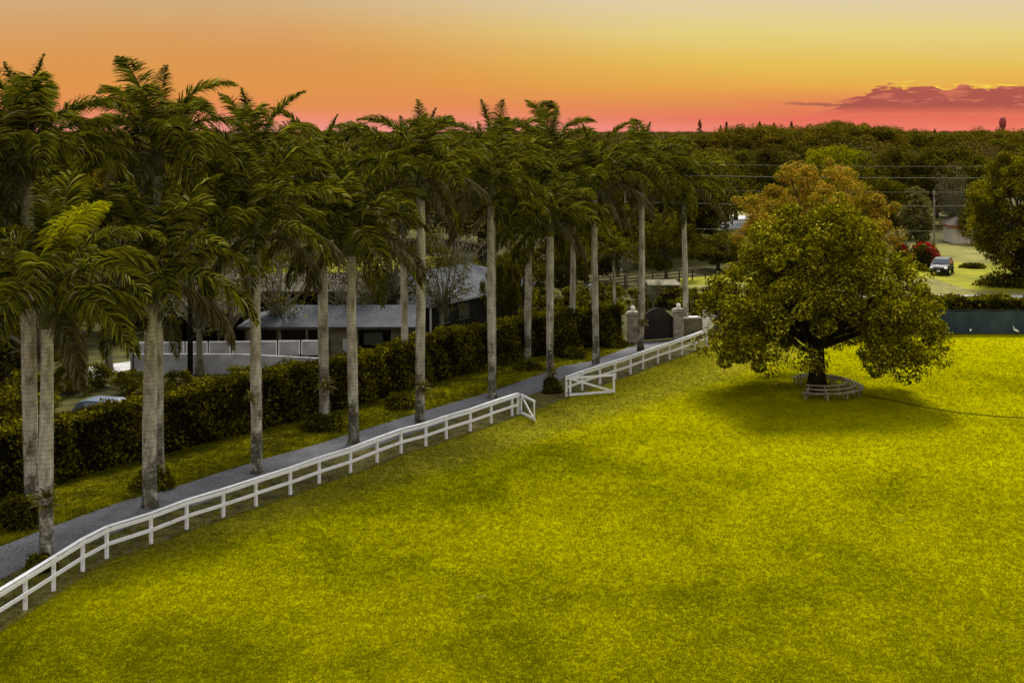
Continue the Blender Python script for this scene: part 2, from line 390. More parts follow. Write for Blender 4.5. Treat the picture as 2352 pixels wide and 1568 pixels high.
fr = [(1985, 909), (2060, 922), (2120, 935), (2200, 948), (2290, 957), (2352, 960), (2420, 961)]  # narrow strip of even dark colour across the right of the lawn
sheet('dark_line', [G(x_, y_ - .9) for x_, y_ in fr] + [G(x_, y_ + 1.3) for x_, y_ in fr][::-1], 0.034, surf('dark_line', (0.035, 0.03, 0.006), 1, 0))
# grass blades (real tufts over the lawn and the verge)
def pip(px, py, poly):
    inside = np.zeros(len(px), bool); n = len(poly)
    for i in range(n):
        x1, y1 = poly[i][:2]; x2, y2 = poly[(i + 1) % n][:2]
        c = ((y1 > py) != (y2 > py)) & (px < (x2 - x1) * (py - y1) / (y2 - y1 + 1e-9) + x1)
        inside ^= c
    return inside
def tufts(n, poly, ylo, yhi, zbase, hgt, m, name, label, xr=None):
    # density falls with distance
    u = rng.random(n); Y = 1 / (1 / ylo + u * (1 / yhi - 1 / ylo))
    X = (rng.random(n) * 2 - 1) * Y * 0.40
    k = pip(X, Y, poly); X, Y = X[k], Y[k]; n = len(X)
    s = (0.6 + 0.8 * rng.random(n)) * hgt * (0.75 + Y / 90)
    a = rng.random(n) * 2 * PI
    B = 3
    Vs = []
    for b in range(B):
        aa = a + b * 2.1 + rng.normal(size=n) * .3
        ox, oy = rng.normal(size=n) * .05, rng.normal(size=n) * .05
        dx, dy = np.cos(aa), np.sin(aa)
        w = s * .28
        p0 = np.stack([X + ox - dy * w, Y + oy + dx * w, np.full(n, zbase)], 1)
        p1 = np.stack([X + ox + dy * w, Y + oy - dx * w, np.full(n, zbase)], 1)
        lean = 0.5 + rng.random(n)
        p2 = np.stack([X + ox + dx * s * lean, Y + oy + dy * s * lean, zbase + s * .8], 1)
        Vs.append(np.stack([p0, p1, p2], 1))
    V = np.concatenate(Vs).reshape(-1, 3)
    me = meshdata(name, V, np.arange(len(V)).reshape(-1, 3), m)
    return tag(link(name, me), label, 'grass', kind='stuff')
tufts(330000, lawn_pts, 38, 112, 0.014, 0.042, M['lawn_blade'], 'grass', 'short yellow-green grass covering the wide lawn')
tufts(45000, [tuple(p[:2]) for p in soil_pts], 44, 112, 0.018, 0.06, M['verge_blade'], 'fence_grass', 'sparse grass growing along the foot of the rail fence')
verge_poly = [G(*p)[:2] for p in RU] + hb[::-1]
tufts(170000, verge_poly, 50, 112, 0.01, 0.07, M['verge_blade'], 'verge_grass', 'rough dull grass strip between hedge and driveway')

# ---------------------------------------------------------------- white rail fences and paddock gate
def rail_fence(name, pts, label, cat='fence'):
    root = tag(empty(name, (*pts[0], 0)), label, cat)
    ox, oy = pts[0]
    for i, (x, y) in enumerate(pts):
        a = pts[max(i - 1, 0)]; b = pts[min(i + 1, len(pts) - 1)]
        rz = math.atan2(b[1] - a[1], b[0] - a[0])
        m = MB(); hh = 1.26 + random.uniform(-.015, .015)
        m.box((0, 0, hh / 2 - .02), (0.125, 0.125, hh), 0)
        m.box((0, 0, hh + .012 - .02), (0.15, 0.15, 0.024), 0)
        m.build('post', M['white'], root, (x - ox, y - oy, 0), (random.uniform(-.012, .012), random.uniform(-.012, .012), rz), bevel=.008)
    for (z, h, off) in ((1.155, 0.16, 0.085), (0.62, 0.15, 0.085)):
        for i in range(len(pts) - 1):
            a, b = pts[i], pts[i + 1]
            rz = math.atan2(b[1] - a[1], b[0] - a[0]); nx, ny = -math.sin(rz), math.cos(rz)
            m = MB(); L = math.hypot(b[0] - a[0], b[1] - a[1])
            dz1, dz2 = random.uniform(-.012, .012), random.uniform(-.012, .012)
            # boards on the lawn side, butted over each post
            q = -off if True else off
            m.bar((a[0] - ox + nx * q, a[1] - oy + ny * q, z + dz1), (b[0] - ox + nx * q - (b[0]-a[0]) / L * .006, b[1] - oy + ny * q - (b[1]-a[1]) / L * .006, z + dz2), 0.04, h)
            m.build('rail', M['white'], root, bevel=.005)
    # flat cap board on top
    for i in range(len(pts) - 1):
        a, b = pts[i], pts[i + 1]
        rz = math.atan2(b[1] - a[1], b[0] - a[0]); nx, ny = -math.sin(rz), math.cos(rz)
        m = MB(); m.bar((a[0] - ox, a[1] - oy, 1.285), (b[0] - ox, b[1] - oy, 1.285), 0.17, 0.035)
        m.build('cap_board', M['white'], root, bevel=.005)
    return root
rail_fence('rail_fence', fence1 + [hinge1], 'long white two-rail wooden fence curving from the left edge to the first gate leaf')
rail_fence('rail_fence', fence2, 'white two-rail wooden fence running from the wide gate leaf to the entrance')
def gate_leaf(p0, p1, label, flip=False, hgt=1.25):
    root = tag(empty('paddock_gate', (*p0, 0), math.atan2(p1[1] - p0[1], p1[0] - p0[0])), label, 'gate', 'open leaves of the white paddock gate')
    L = math.hypot(p1[0] - p0[0], p1[1] - p0[1]); b, t, z0 = .10, hgt, .13
    m = MB()
    m.box((L / 2, 0, t - .07), (L, .05, .14)); m.box((L / 2, 0, z0), (L, .05, .14))
    m.build('rail', M['white'], root, bevel=.005)
    for xx in (0.075, L - .075):
        m = MB(); m.box((xx, -.028, (t + z0 - .07) / 2), (.15, .05, t - z0 + .07 + .004)); m.build('stile', M['white'], root, bevel=.005)
    m = MB(); m.bar((.16, -.03, t - .12), (L - .16, -.03, z0 + .04), .04, .14); m.build('brace', M['white'], root, bevel=.004)
    for zz in (z0 + .15, t - .2):
        m = MB(); m.box((-.06, -.06, zz), (.28, .015, .05)); m.build('hinge', M['iron'], root)
    return root
gh1 = G(1197, 952)[:2]
gate_leaf(gh1, G(1229, 969)[:2], 'narrow-looking white gate leaf swung open at the end of the long fence')
gate_leaf((fence2[0][0] + .16, fence2[0][1] - .02), G(1412, 903)[:2], 'wide white gate leaf with one diagonal brace folded back against the fence')
# white ornament on the end post
m = MB()
pr = [(-.38, .0), (-.44, .75), (-.40, 1.05), (.10, .85), (.42, .62), (.52, .30), (.40, .25), (.36, .02), (.05, -.05), (-.12, -.35), (-.2, -.05)]
m.prism(pr, 'y', -.05, .05)
orn = tag(empty('gate_ornament', G(1626, 796)), 'white scrolled ornament rising from the last post of the far fence', 'ornament')
m.build('scroll_panel', M['white'], orn, (0, .1, 1.35), bevel=.02)
m = MB(); m.tube([(-.1 + .24 * math.cos(a), 0, 1.32 + .25 * math.sin(a)) for a in np.linspace(-1.9, 4.0, 18)], .085, 8); m.build('scroll_ring', M['white'], orn, (0, .1, 1.35), smooth=True)
m = MB(); m.prism([(.22, .7), (.2, 1.0), (.34, 1.32), (.5, 1.15), (.5, .8), (.4, .6)], 'y', -.04, .04); m.build('scroll_leaf', M['white'], orn, (0, .1, 1.35), bevel=.02)
m = MB(); m.box((0, .1, .6), (.11, .11, 1.2)); m.build('stem', M['white'], orn)

# ---------------------------------------------------------------- royal palms
def frond_mesh(e0, bend, L, mat, seed, nl=150, wide=1.0, hang=0.0):
    rg = np.random.default_rng(seed)
    n = 16; P = [np.zeros(3)]; T = []
    side = rg.normal() * .10
    for i in range(n):
        u = (i + .5) / n
        el = e0 - bend * (u ** 1.35)
        az = side * u * 2.0
        t = np.array([math.cos(el) * math.cos(az), math.cos(el) * math.sin(az), math.sin(el)])
        T.append(t); P.append(P[-1] + t * L / n)
    P = np.array(P); T = np.array(T + [T[-1]])
    mb = MB()
    mb.tube([tuple(p) for p in P[::2]] + [tuple(P[-1])], [0.05 * (1 - .9 * k / 8.5) for k in range(len(P[::2]) + 1)], 4, m=1)
    V = []; Fq = []
    base = 0
    us = np.linspace(.13, .985, nl)
    for sgn in (-1, 1):
        for u in us:
            x = u * n; i = min(int(x), n - 1); fr = x - i
            p = P[i] * (1 - fr) + P[i + 1] * fr; t = T[i]
            s = np.cross(t, [0, 0, 1.0]); ln = np.linalg.norm(s)
            s = np.array([0, 1.0, 0]) if ln < .15 else s / ln
            up = np.cross(s, t)
            prof = (0.35 + 0.65 * math.sin(PI * min(1, u * .95 + .12)) ** .7) * (1 - .35 * max(0, u - .8) / .2)
            ll = 1.0 * prof * L / 4.6 * (0.92 + .16 * rg.random()) * wide
            plane = rg.choice([-.15, .12, .4, .65]) + rg.normal() * .07
            d = s * sgn * math.cos(plane) + up * math.sin(plane) + t * (.35 + .5 * u)
            d /= np.linalg.norm(d)
            g = np.array([0, 0, -1.0])
            d2 = d + g * (0.28 + hang + .15 * rg.random()); d2 /= np.linalg.norm(d2)
            d3 = d + g * (0.65 + 1.8 * hang + .25 * rg.random()); d3 /= np.linalg.norm(d3)
            w = .021 + .013 * rg.random()
            q = np.cross(d, t + rg.normal(size=3) * .3); q /= max(np.linalg.norm(q), 1e-3); 
            a = p; b = p + d * ll * .36; c = b + d2 * ll * .36; e = c + d3 * ll * .3
            V += [a - q * w * .5, a + q * w * .5, b - q * w, b + q * w, c - q * w * .85, c + q * w * .85, e - q * .006, e + q * .006]
            Fq += [(base, base + 1, base + 3, base + 2), (base + 2, base + 3, base + 5, base + 4), (base + 4, base + 5, base + 7, base + 6)]
            base += 8
    o = len(mb.V)
    V = np.concatenate([np.array(mb.V), np.array(V)])
    Fc = mb.F[:-2] if False else mb.F
    Fs = [tuple(f) for f in Fc] + [tuple(k + o for k in f) for f in Fq]
    return meshdata('frond', V, Fs, [mat, M['rachis']], [1] * len(mb.F) + [0] * len(Fq))
# variants from upright to hanging
VAR = []
specs = [(88, 22, .70, 0), (78, 60, .92, -.1), (68, 84, 1, -.1), (58, 92, 1, 0), (48, 94, 1, .05), (38, 92, 1.0, .12), (28, 90, 1.0, .2), (16, 82, 1, .3), (2, 72, .95, .45), (-14, 60, .9, .6), (-34, 44, .82, .8)]
for i, (e, b, l, hg) in enumerate(specs):
    VAR.append([frond_mesh(R(e), R(b), 5.35 * l, M['frond'] if i < 8 or k == 0 else M['frond_dry'], 100 + i * 7 + k, hang=hg) for k in range(2)])
bright = frond_mesh(R(66), R(62), 4.9, M['frond_bright'], 55, hang=.1)
def palm_trunk(h, r, lean, seed):
    rg = random.Random(seed); mb = MB(); n = 26; pts = []; rad = []
    ph = rg.uniform(0, 6)
    for i in range(n + 1):
        u = i / n; z = h * u
        pts.append((lean[0] * u * h + .03 * math.sin(u * 5 + ph), lean[1] * u * h, z))
        rr = r * (1.0 + .30 * math.exp(-z / .45) + .10 * math.exp(-((u - .45) / .25) ** 2) - .12 * u)
        rad.append(rr * rg.uniform(.985, 1.015))
    mb.tube(pts, rad, 18)
    return mb, pts[-1]
def royal_palm(px, py, yc, label, seed, r=.27, scale=1.0, lean=(0, 0), nf=20, name='royal_palm', group='royal palms lining the driveway', brt=False, az0=None):
    x, y, _ = G(px, py); zc = ZA(0, yc + 22 * 60 / y, y)
    rg = random.Random(seed)
    root = tag(empty(name, (x, y, 0)), label, 'palm tree', group)
    if lean == (0, 0): lean = (rg.uniform(-.012, .008), rg.uniform(-.01, .01))
    hs = 1.75 * scale
    th = zc - hs
    mb, top = palm_trunk(th, r, lean, seed); mb.build('trunk', M['palm_bark'], root, smooth=True)
    m = MB()
    prof = [(r * .90, 0), (r * 1.22, .12), (r * 1.18, .45), (r * .92, 1.0), (r * .62, 1.5), (r * .4, 1.9)]
    m.lathe([(a, b * scale) for a, b in prof], 14); m.build('crownshaft', M['crownshaft'], root, top, smooth=True)
    a = az0 if az0 is not None else rg.uniform(0, 6.28)
    for k in range(nf):
        u = (k / (nf - 1)) ** .85
        vi = min(len(VAR) - 1, max(0, int(round(u * (len(VAR) - 1) + rg.uniform(-.5, .5)))))
        me = VAR[vi][rg.randrange(2)]
        s = scale * rg.uniform(.90, 1.12)
        zz = hs * (1.02 - .45 * u)
        a += 2.399963 + rg.uniform(-.25, .25)
        link('frond', me, root, (top[0] + .1 * math.cos(a) * scale, top[1] + .1 * math.sin(a) * scale, th + zz), (rg.uniform(-.1, .1), rg.uniform(-.08, .08), a), (s, s, s))
    if brt:
        o = link('frond', bright, root, (top[0], top[1], th + hs + .3), (0, 0, R(-38))); o['label'] = 'bright yellow-green young frond'
    return root
palms = [
 # x, y base, crown y, label, radius
 (108, 1285, 625, 'front-row royal palm nearest the camera, shorter, with one bright yellow frond', .27, {'brt': True, 'nf': 21, 'scale': 1.02}),
 (345, 1164, 585, 'thick-trunked front-row royal palm second from the left along the rail fence', .31, {'nf': 21}),
 (589, 1086, 480, 'front-row royal palm third from the left, plant tied to its trunk', .26, {}),
 (811, 1018, 495, 'front-row royal palm fourth from the left, crown lower than its neighbours', .27, {}),
 (966, 970, 365, 'front-row royal palm fifth from the left with a leafy plant low on its trunk', .27, {}),
 (1130, 914, 395, 'front-row royal palm beside the last posts before the gate opening', .25, {}),
 (1264, 872, 475, 'shorter front-row royal palm standing in the gap between the gate leaves', .24, {'scale': .9}),
 (1368, 833, 390, 'front-row royal palm just behind the wide gate leaf', .24, {}),
 (1472, 804, 375, 'front-row royal palm standing in front of the entrance pillar', .24, {}),
 (1575, 775, 400, 'farthest front-row royal palm, beside the large spreading tree', .22, {}),
 (72, 1182, 300, 'tall pale back-row royal palm just behind the nearest front palm', .31, {'lean': (-.012, 0), 'nf': 27}),
 (365, 1107, 300, 'back-row royal palm almost hidden behind the thick-trunked front palm', .25, {'nf': 27}),
 (592, 1035, 360, 'back-row royal palm hidden behind the third front palm', .22, {}),
 (747, 966, 375, 'leaning back-row royal palm with a leafy plant tied low on its trunk', .29, {'lean': (-.022, 0)}),
 (930, 892, 375, 'slim back-row royal palm just left of the fifth front palm', .22, {}),
 (1134, 860, 345, 'back-row royal palm hidden behind the sixth front palm', .2, {}),
 (1212, 827, 440, 'back-row royal palm with a wide dark shrub at its foot, left of the gate opening', .26, {}),
 (1262, 815, 335, 'tall back-row royal palm hidden behind the palm in the gate opening', .2, {}),
 (1315, 803, 455, 'slim back-row royal palm with a small plant tied to its trunk near the entrance', .22, {'scale': .9}),
]
for i, (x, y, yc, lab, r, kw) in enumerate(palms):
    royal_palm(x, y, yc, lab, 30 + i * 3, r, **kw)
royal_palm(1412, 789, 560, 'thin young palm with yellow-green crown beside the entrance', 201, .11, scale=.5, nf=12, name='young_palm', group='young palms', az0=1)
# left edge foliage palm, only its fronds reach the frame
royal_palm(-95, 1215, 420, 'royal palm at the left edge whose fronds alone reach into view', 222, .27)

# tufted plants tied to the palm trunks
def strap_tuft(n, L, w, seed, droop=1.0):
    rg = np.random.default_rng(seed); V = []; Fq = []; b = 0
    for k in range(n):
        az = rg.random() * 6.283; el = rg.uniform(-.2, 1.1)
        d = np.array([math.cos(az) * math.cos(el), math.sin(az) * math.cos(el), math.sin(el)]); s = np.array([-math.sin(az), math.cos(az), 0])
        l = L * rg.uniform(.6, 1.1); p = d * .08 + np.array([0, 0, rg.uniform(-.15, .25)])
        q = p.copy(); dd = d.copy()
        for j in range(4):
            ww = w * (1, 1.1, .75, .1)[j]
            V += [q - s * ww, q + s * ww]
            q = q + dd * l / 3; dd = dd + np.array([0, 0, -.42 * droop]); dd /= np.linalg.norm(dd)
        for j in range(3): Fq.append((b + 2 * j, b + 2 * j + 1, b + 2 * j + 3, b + 2 * j + 2))
        b += 8
    return np.array(V), np.array(Fq)
tv, tf = strap_tuft(46, .75, .07, 5)
tuft_me = meshdata('leaves', tv + np.array([0, 0, 0]), tf, leafmat('strap', [(0, (0.07, 0.065, 0.012)), (.6, (0.19, 0.17, 0.03)), (1, (0.42, 0.37, 0.14))], .3))
for px, py, Yx, s, lab in [(110, 1152, 1285, 1.0, 'yellow-green plant tied round the nearest front palm trunk'),
                       (748, 885, 966, 1.0, 'leafy plant growing on the leaning back-row palm trunk'),
                       (968, 888, 970, .95, 'leafy plant growing low on the fifth front palm trunk'),
                       (578, 912, 1086, .55, 'small tuft plant on the left side of the third front palm trunk'),
                       (1318, 741, 803, .75, 'small plant tied to the slim palm trunk near the entrance'),
                       (1270, 852, 872, .7, 'plant low on the trunk of the palm in the gate opening'),
                       (1476, 741, 804, .7, 'plant on the trunk of the palm before the entrance pillar')]:
    x0, Y, _ = G(px, Yx); z = ZA(0, py, Y); x0 = (px - CX) * Y / F
    o = link('trunk_plant', tuft_me, None, (x0, Y - .22, z), (0, 0, px * 1.0), (s, s, s))
    tag(o, lab, 'plant', 'plants growing on the palm trunks')

# ---------------------------------------------------------------- shrubs and hedge
def shrub(name, px, py, wpx, hm, mat, label, cat='shrub', group=None, n=1600, leaf=.16, seed=1, extra=None):
    x, Y, _ = G(px, py); w = wpx * Y / F / 2
    th = rng.random(n) * 2 * PI; ph = np.arccos(rng.random(n) ** 1.0)
    d = np.stack([np.cos(th) * np.sin(ph), np.sin(th) * np.sin(ph), np.cos(ph)], 1)
    lump = 1 + .18 * np.sin(th * 3 + seed) * np.sin(ph * 3) + .06 * rng.normal(size=n)
    rr = (.78 + .22 * rng.random(n)) * lump
    C = d * rr[:, None] * np.array([w, w, hm])
    V, Fc = leaves(C, unit(d + .7 * rng.normal(size=d.shape)), leaf * (.6 + .8 * rng.random(n)))
    me = meshdata('foliage', V, Fc, mat)
    root = tag(empty(name, (x, Y, 0)), label, cat, group)
    link('foliage', me, root)
    m = MB(); m.lathe([(w * .72, 0), (w * .74, hm * .3), (w * .55, hm * .6), (w * .2, hm * .78), (0.01, hm * .8)], 14); m.build('twigs', M['core'], root, smooth=True)
    return root
for px, py, w, h, lab in [(45, 1205, 130, 1.25, 'dark round shrub at the foot of the pale tall palm, lower left'),
                          (352, 1118, 100, .95, 'low dark shrub beside the foot of the thick palm trunk'),
                          (742, 985, 105, .85, 'wide dark mound shrub beneath the leaning back-row palm'),
                          (922, 935, 80, .9, 'dark shrub beside the drive at the foot of the slim palm'),
                          (1212, 848, 68, .75, 'low dark shrub round the foot of the palm left of the gate opening'),
                          (1268, 902, 46, 1.0, 'dark shrub between the two open gate leaves'),
                          (1315, 820, 72, .75, 'clipped mound shrub beyond the gate opening'),
                          (1410, 796, 66, .8, 'clipped low shrub nearest the entrance'),
                          (92, 1310, 70, .6, 'small dark plants round the nearest palm foot behind the rail fence')]:
    shrub('shrub', px, py, w, h, M['hedge'], lab, group='shrubs at the feet of the palms', seed=px)
def hedge(name, pts, h, w, mat, label, dens=170, leaf=.2, group=None):
    pts = [np.array(p[:2]) for p in pts]
    seg = [np.linalg.norm(b - a) for a, b in zip(pts, pts[1:])]; tot = sum(seg); cum = np.concatenate([[0], np.cumsum(seg)])
    n = int(tot * (2 * h + w) * dens)
    u = rng.random(n) * tot; i = np.clip(np.searchsorted(cum, u, side='right') - 1, 0, len(seg) - 1)
    A = np.array(pts)[i]; B = np.array(pts)[i + 1]; t = unit(B - A); nr = np.stack([-t[:, 1], t[:, 0]], 1)
    base = A + t * (u - cum[i])[:, None]
    v = rng.random(n) * (2 * h + w)
    off = np.where(v < h, 0, np.where(v < h + w, v - h, w)); z = np.where(v < h, v, np.where(v < h + w, h, 2 * h + w - v))
    N = np.where((v < h)[:, None], np.concatenate([-nr, np.zeros((n, 1))], 1), np.where((v < h + w)[:, None], np.array([[0, 0, 1.]]), np.concatenate([nr, np.zeros((n, 1))], 1)))
    bul = .14 * np.sin(u * 1.1) + .10 * np.sin(u * 2.9 + z * 1.7) + .10 * rng.normal(size=n) - .12 * np.abs(rng.normal(size=n))
    top = .10 * np.sin(u * .37) + .07 * np.sin(u * 1.9)
    C = np.concatenate([base + nr * off[:, None], (z + top * z / h)[:, None]], 1) + N * bul[:, None]
    V, Fc = leaves(C, unit(N + .8 * rng.normal(size=N.shape)), leaf * (.6 + .8 * rng.random(n)))
    root = tag(empty(name, (0, 0, 0)), label, 'hedge', group)
    link('foliage', meshdata('foliage', V, Fc, mat), root)
    m = MB()
    for a, b in zip(pts, pts[1:]):
        tt = (b - a) / np.linalg.norm(b - a); nn = np.array([-tt[1], tt[0]]) * w / 2
        m.bar((a[0] + nn[0], a[1] + nn[1], (h - .25) / 2), (b[0] + nn[0], b[1] + nn[1], (h - .25) / 2), w - .3, h - .25)
    m.build('twigs', M['core'], root)
    return root
hedge('hedge', hb, 3.05, 1.5, M['hedge'], 'tall dark clipped hedge running along the far side of the driveway', 190, .2)

# ---------------------------------------------------------------- broadleaf trees
def tree_meshes(rx, rz, cz, K, rc, per, leaf, mat, trunk_r, seed, zmin=None, hole=0.0, hz=3.6, gap=False, barkm=None, up=.5, shell=.5, fork=None, nl=None, squash=.75, pear=0.0, jit=.55):
    rg = np.random.default_rng(seed)
    C = []
    while len(C) < K:
        d = rg.normal(size=3); d /= np.linalg.norm(d)
        r = (.45 + .55 * rg.random() ** .5) * (rg.uniform(.9, 1.12) if K > 200 else 1)
        lob = 1 + .14 * math.sin(3 * math.atan2(d[1], d[0]) + seed) + .1 * math.sin(5 * math.atan2(d[1], d[0]) + 2 * seed)
        p = np.array([d[0] * rx * r * lob, d[1] * rx * r * lob, cz + d[2] * rz * r])
        if pear: p[:2] *= 1 - pear * max(0, (p[2] - cz) / rz) + .10 * max(0, -(p[2] - cz) / rz)
        if zmin is not None and p[2] < zmin: continue
        if gap and p[1] < 1 and abs(p[0] - .45) < 1.55 and p[2] < 4.8: continue
        if hole and math.hypot(p[0], p[1]) < hole and p[2] < hz: continue
        C.append(p)
    C = np.array(C); rad = rc * (.55 + .8 * rg.random(K))
    V, Fc = cluster_leaves(C, rad, per, leaf, squash=squash, up=up, shell=shell, jitter=jit)
    crown = meshdata('crown', V, Fc, mat)
    m = MB(); fz = fork if fork else cz * .45
    m.tube([(0, 0, -.05), (.02, 0, fz * .3), (-.03, .03, fz)], [trunk_r * 1.35, trunk_r, trunk_r * .82], 10)
    nl = nl or max(6, K // 3)
    CL = C[C[:, 2] > fz + .4] if gap else C
    for k in range(nl):
        p = CL[k]; q = np.array([0, 0, fz * rg.uniform(.7, 1)])
        mid = q * .5 + p * .5 + rg.normal(size=3) * .08 * rx; mid[2] += .06 * rz
        r0 = trunk_r * rg.uniform(.25, .5)
        m.tube([tuple(q), tuple(q * .7 + mid * .3 + rg.normal(size=3) * .03 * rx), tuple(mid), tuple(p)], [r0, r0 * .75, r0 * .5, r0 * .15], 6, cap=False)
    trunk = m.data('trunk', barkm or M['bark'], smooth=True)
    return crown, trunk
def tree(name, loc, meshes, label, cat='tree', group=None, s=(1, 1, 1), rz=0.0):
    root = tag(empty(name, loc, rz), label, cat, group)
    root.scale = s
    link('crown', meshes[0], root); link('trunk', meshes[1], root)
    return root
# the large spreading tree on the lawn
bx, by, _ = G(1876, 899)
t1 = tree_meshes(7.6, 7.0, 5.2, 430, .92, 260, .205, M['tree_green'], .58, 3, zmin=2.35, gap=True, hole=3.7, hz=3.7, fork=3.6, nl=46, pear=.30, up=.9, shell=.72, jit=.42)
t1[1].materials[0] = surf('dark_bark', two((0.012, 0.010, 0.006), (0.04, 0.034, 0.022), 2.0, detail=6), 1, 0)
tree('spreading_tree', (bx, by, 0), t1, 'large spreading green tree on the lawn with a curved bench round its trunk', s=(.95, .95, 1))
x, y, _ = G(1880, 722)
t2 = tree_meshes(6.9, 5.6, 8.3, 300, .95, 230, .23, M['tree_rust'], .45, 11, zmin=3, fork=4.5, up=.8)
tree('rust_tree', (x, y, 0), t2, 'tall tree with rust-orange tinted leaves rising behind the spreading lawn tree')
# right edge tree
x, y, _ = G(2345, 655)
t3 = tree_meshes(5.9, 6.8, 7.9, 330, 1.0, 210, .27, M['oak'], .5, 21, zmin=.8, fork=3)
t3[0].materials[0] = leafmat('right_tree', [(0, (0.04, 0.038, 0.002)), (.6, (0.15, 0.138, 0.004)), (1, (0.33, 0.29, 0.012))], .35, patch=(0.03, 0.03, 0.003), ps=.3)
tree('broadleaf_tree', (x + .3, y, 0), t3, 'big dark green tree filling the right edge beyond the neighbouring lawn')
# variants for the background
VT = {
 'oak': [tree_meshes(6.5, 4.6, 6.6, 90, 1.6, 160, .42, M['oak'], .4, 40 + k, zmin=1.2, up=1) for k in range(3)],
 'brown': [tree_meshes(7.5, 4.6, 7.0, 90, 1.7, 160, .45, M['oak_brown'], .4, 60 + k, zmin=1.2, up=1) for k in range(2)],
 'lime': [tree_meshes(5.0, 3.6, 6.0, 70, 1.2, 150, .4, M['lime'], .3, 70, zmin=1.5)],
 'grey': [tree_meshes(3.4, 3.4, 5.6, 60, 1.0, 22, .22, M['grey_leaf'], .24, 80 + k, zmin=2, barkm=M['bark_pale'], nl=56, fork=3.0) for k in range(3)],
 'sparse': [tree_meshes(4.6, 3.6, 6.4, 70, 1.1, 34, .26, M['oak'], .28, 90 + k, zmin=2.6, barkm=M['bark_pale'], nl=60, fork=3.6) for k in range(3)],
 'bush': [tree_meshes(2.6, 2.2, 2.0, 36, .9, 110, .3, M['hedge'], .12, 95 + k, zmin=.3) for k in range(2)],
}
def bg(kind, px, py, hm, wm, label, name='tree', group=None, rz=None):
    ms = random.choice(VT[kind]); x, y, _ = G(px, py)
    co = np.empty(len(ms[0].vertices) * 3, np.float32); ms[0].vertices.foreach_get('co', co); co = co.reshape(-1, 3)
    sz = hm / np.percentile(co[:, 2], 99.5); sx = wm / (np.percentile(co[:, 0], 99) - np.percentile(co[:, 0], 1))
    return tree(name, (x, y, 0), ms, label, group=group, s=(sx, sx, sz), rz=rz if rz is not None else random.uniform(0, 6.28))
# --- right side, by layer
def mw(wpx, py): return wpx * 17.0 / (py - HY)
def mh(ytop, py): return (py - ytop) * 17.0 / (py - HY)
R_ = [('oak', 1745, 520, 345, 210, 'dark tree with bright crown top left of the rust-tinted tree'),
      ('oak', 1690, 505, 372, 130, 'dark weeping tree edge beside the farthest palm'),
      ('oak', 2085, 520, 342, 150, 'dark oak behind the power lines right of the rust-tinted tree'),
      ('oak', 2190, 515, 333, 190, 'wide dark oak behind the power lines, left of the right-edge tree'),
      ('lime', 1905, 470, 338, 120, 'bright lime-green tree behind the top of the rust-tinted tree'),
      ('lime', 1965, 450, 345, 90, 'smaller lime-green tree right of the brighter lime tree'),
      ('brown', 1940, 420, 285, 270, 'broad brown-green dome tree on the skyline behind the rust-tinted tree'),
      ('brown', 1745, 405, 290, 190, 'dark brown-green rounded tree on the skyline left of the broad dome'),
      ('brown', 2060, 400, 300, 200, 'brown-green skyline tree right of the broad dome tree'),
      ('oak', 1640, 400, 310, 120, 'green tree on the skyline just right of the palm crowns'),
      ('oak', 2290, 430, 322, 160, 'green tree behind the right-edge tree'),
      ('oak', 2240, 560, 470, 90, 'dark tree between the grey bare tree and the right-edge tree'),
      ('oak', 2060, 545, 420, 120, 'dark tree behind the vine-covered tree'),
      ('oak', 2150, 500, 395, 170, 'broad dark tree behind the grey bare tree'),
      ('oak', 1845, 440, 330, 140, 'dark green tree between the lime tree and the skyline trees')]
for kind, px, py, yt, wp, lab in R_:
    bg(kind, px, py, mh(yt, py), mw(wp, py), lab, name={'oak': 'oak_tree', 'brown': 'dome_tree', 'lime': 'lime_tree'}[kind])
bg('oak', 2015, 575, mh(400, 575), mw(90, 575), 'mid green tree between the rust-tinted tree and the vine-covered tree', name='oak_tree')
# vine covered tree, grey tree
x, y, _ = G(2108, 592)
tv_ = tree_meshes(2.1, 3.9, 5.6, 110, .62, 90, .26, M['vine'], .3, 301, zmin=.8)
tree('vine_tree', (x, y, 0), tv_, 'tall rounded pale tree draped in vines left of the cream house')
x, y, _ = G(2190, 548)
tv_ = tree_meshes(3.0, 4.6, 6.4, 90, 1.1, 60, .22, M['grey_leaf'], .3, 302, zmin=1.5, barkm=M['bark_pale'], nl=80)
tree('bare_tree', (x, y, 0), tv_, 'greyish nearly bare tree behind the cream house')
# bougainvillea
bo = shrub('flowering_bush', 2122, 618, 86, 3.1, M['oak'], 'dark bush topped with red flowers beside the parked car', n=2600, leaf=.32)
n = 900; th = rng.random(n) * 2 * PI; ph = rng.random(n) * 1.25
d = np.stack([np.cos(th) * np.sin(ph), np.sin(th) * np.sin(ph), np.cos(ph)], 1)
keep = (np.sin(th * 4) + d[:, 0] * 1.4 + d[:, 2] * 1.2 + np.sin(ph * 9 + th * 3) * .8) > 1.0
d = d[keep][:420]; V, Fc = leaves(d * np.array([2.25, 2.25, 3.25]), unit(d + rng.normal(size=d.shape) * .5), .26 * (.6 + .8 * rng.random(len(d))), .8)
link('blossom', meshdata('blossom', V, Fc, M['flower']), bo)
b2 = shrub('flowering_bush', 2068, 600, 46, 2.2, M['oak'], 'small red-flowered bush peeking out beside the rust-tinted tree', n=1200, leaf=.3)
V, Fc = leaves(d[:260] * np.array([1.3, 1.3, 2.3]), unit(d[:260] + rng.normal(size=(len(d[:260]), 3)) * .5), .24, .8)
link('blossom', meshdata('blossom', V, Fc, M['flower']), b2)
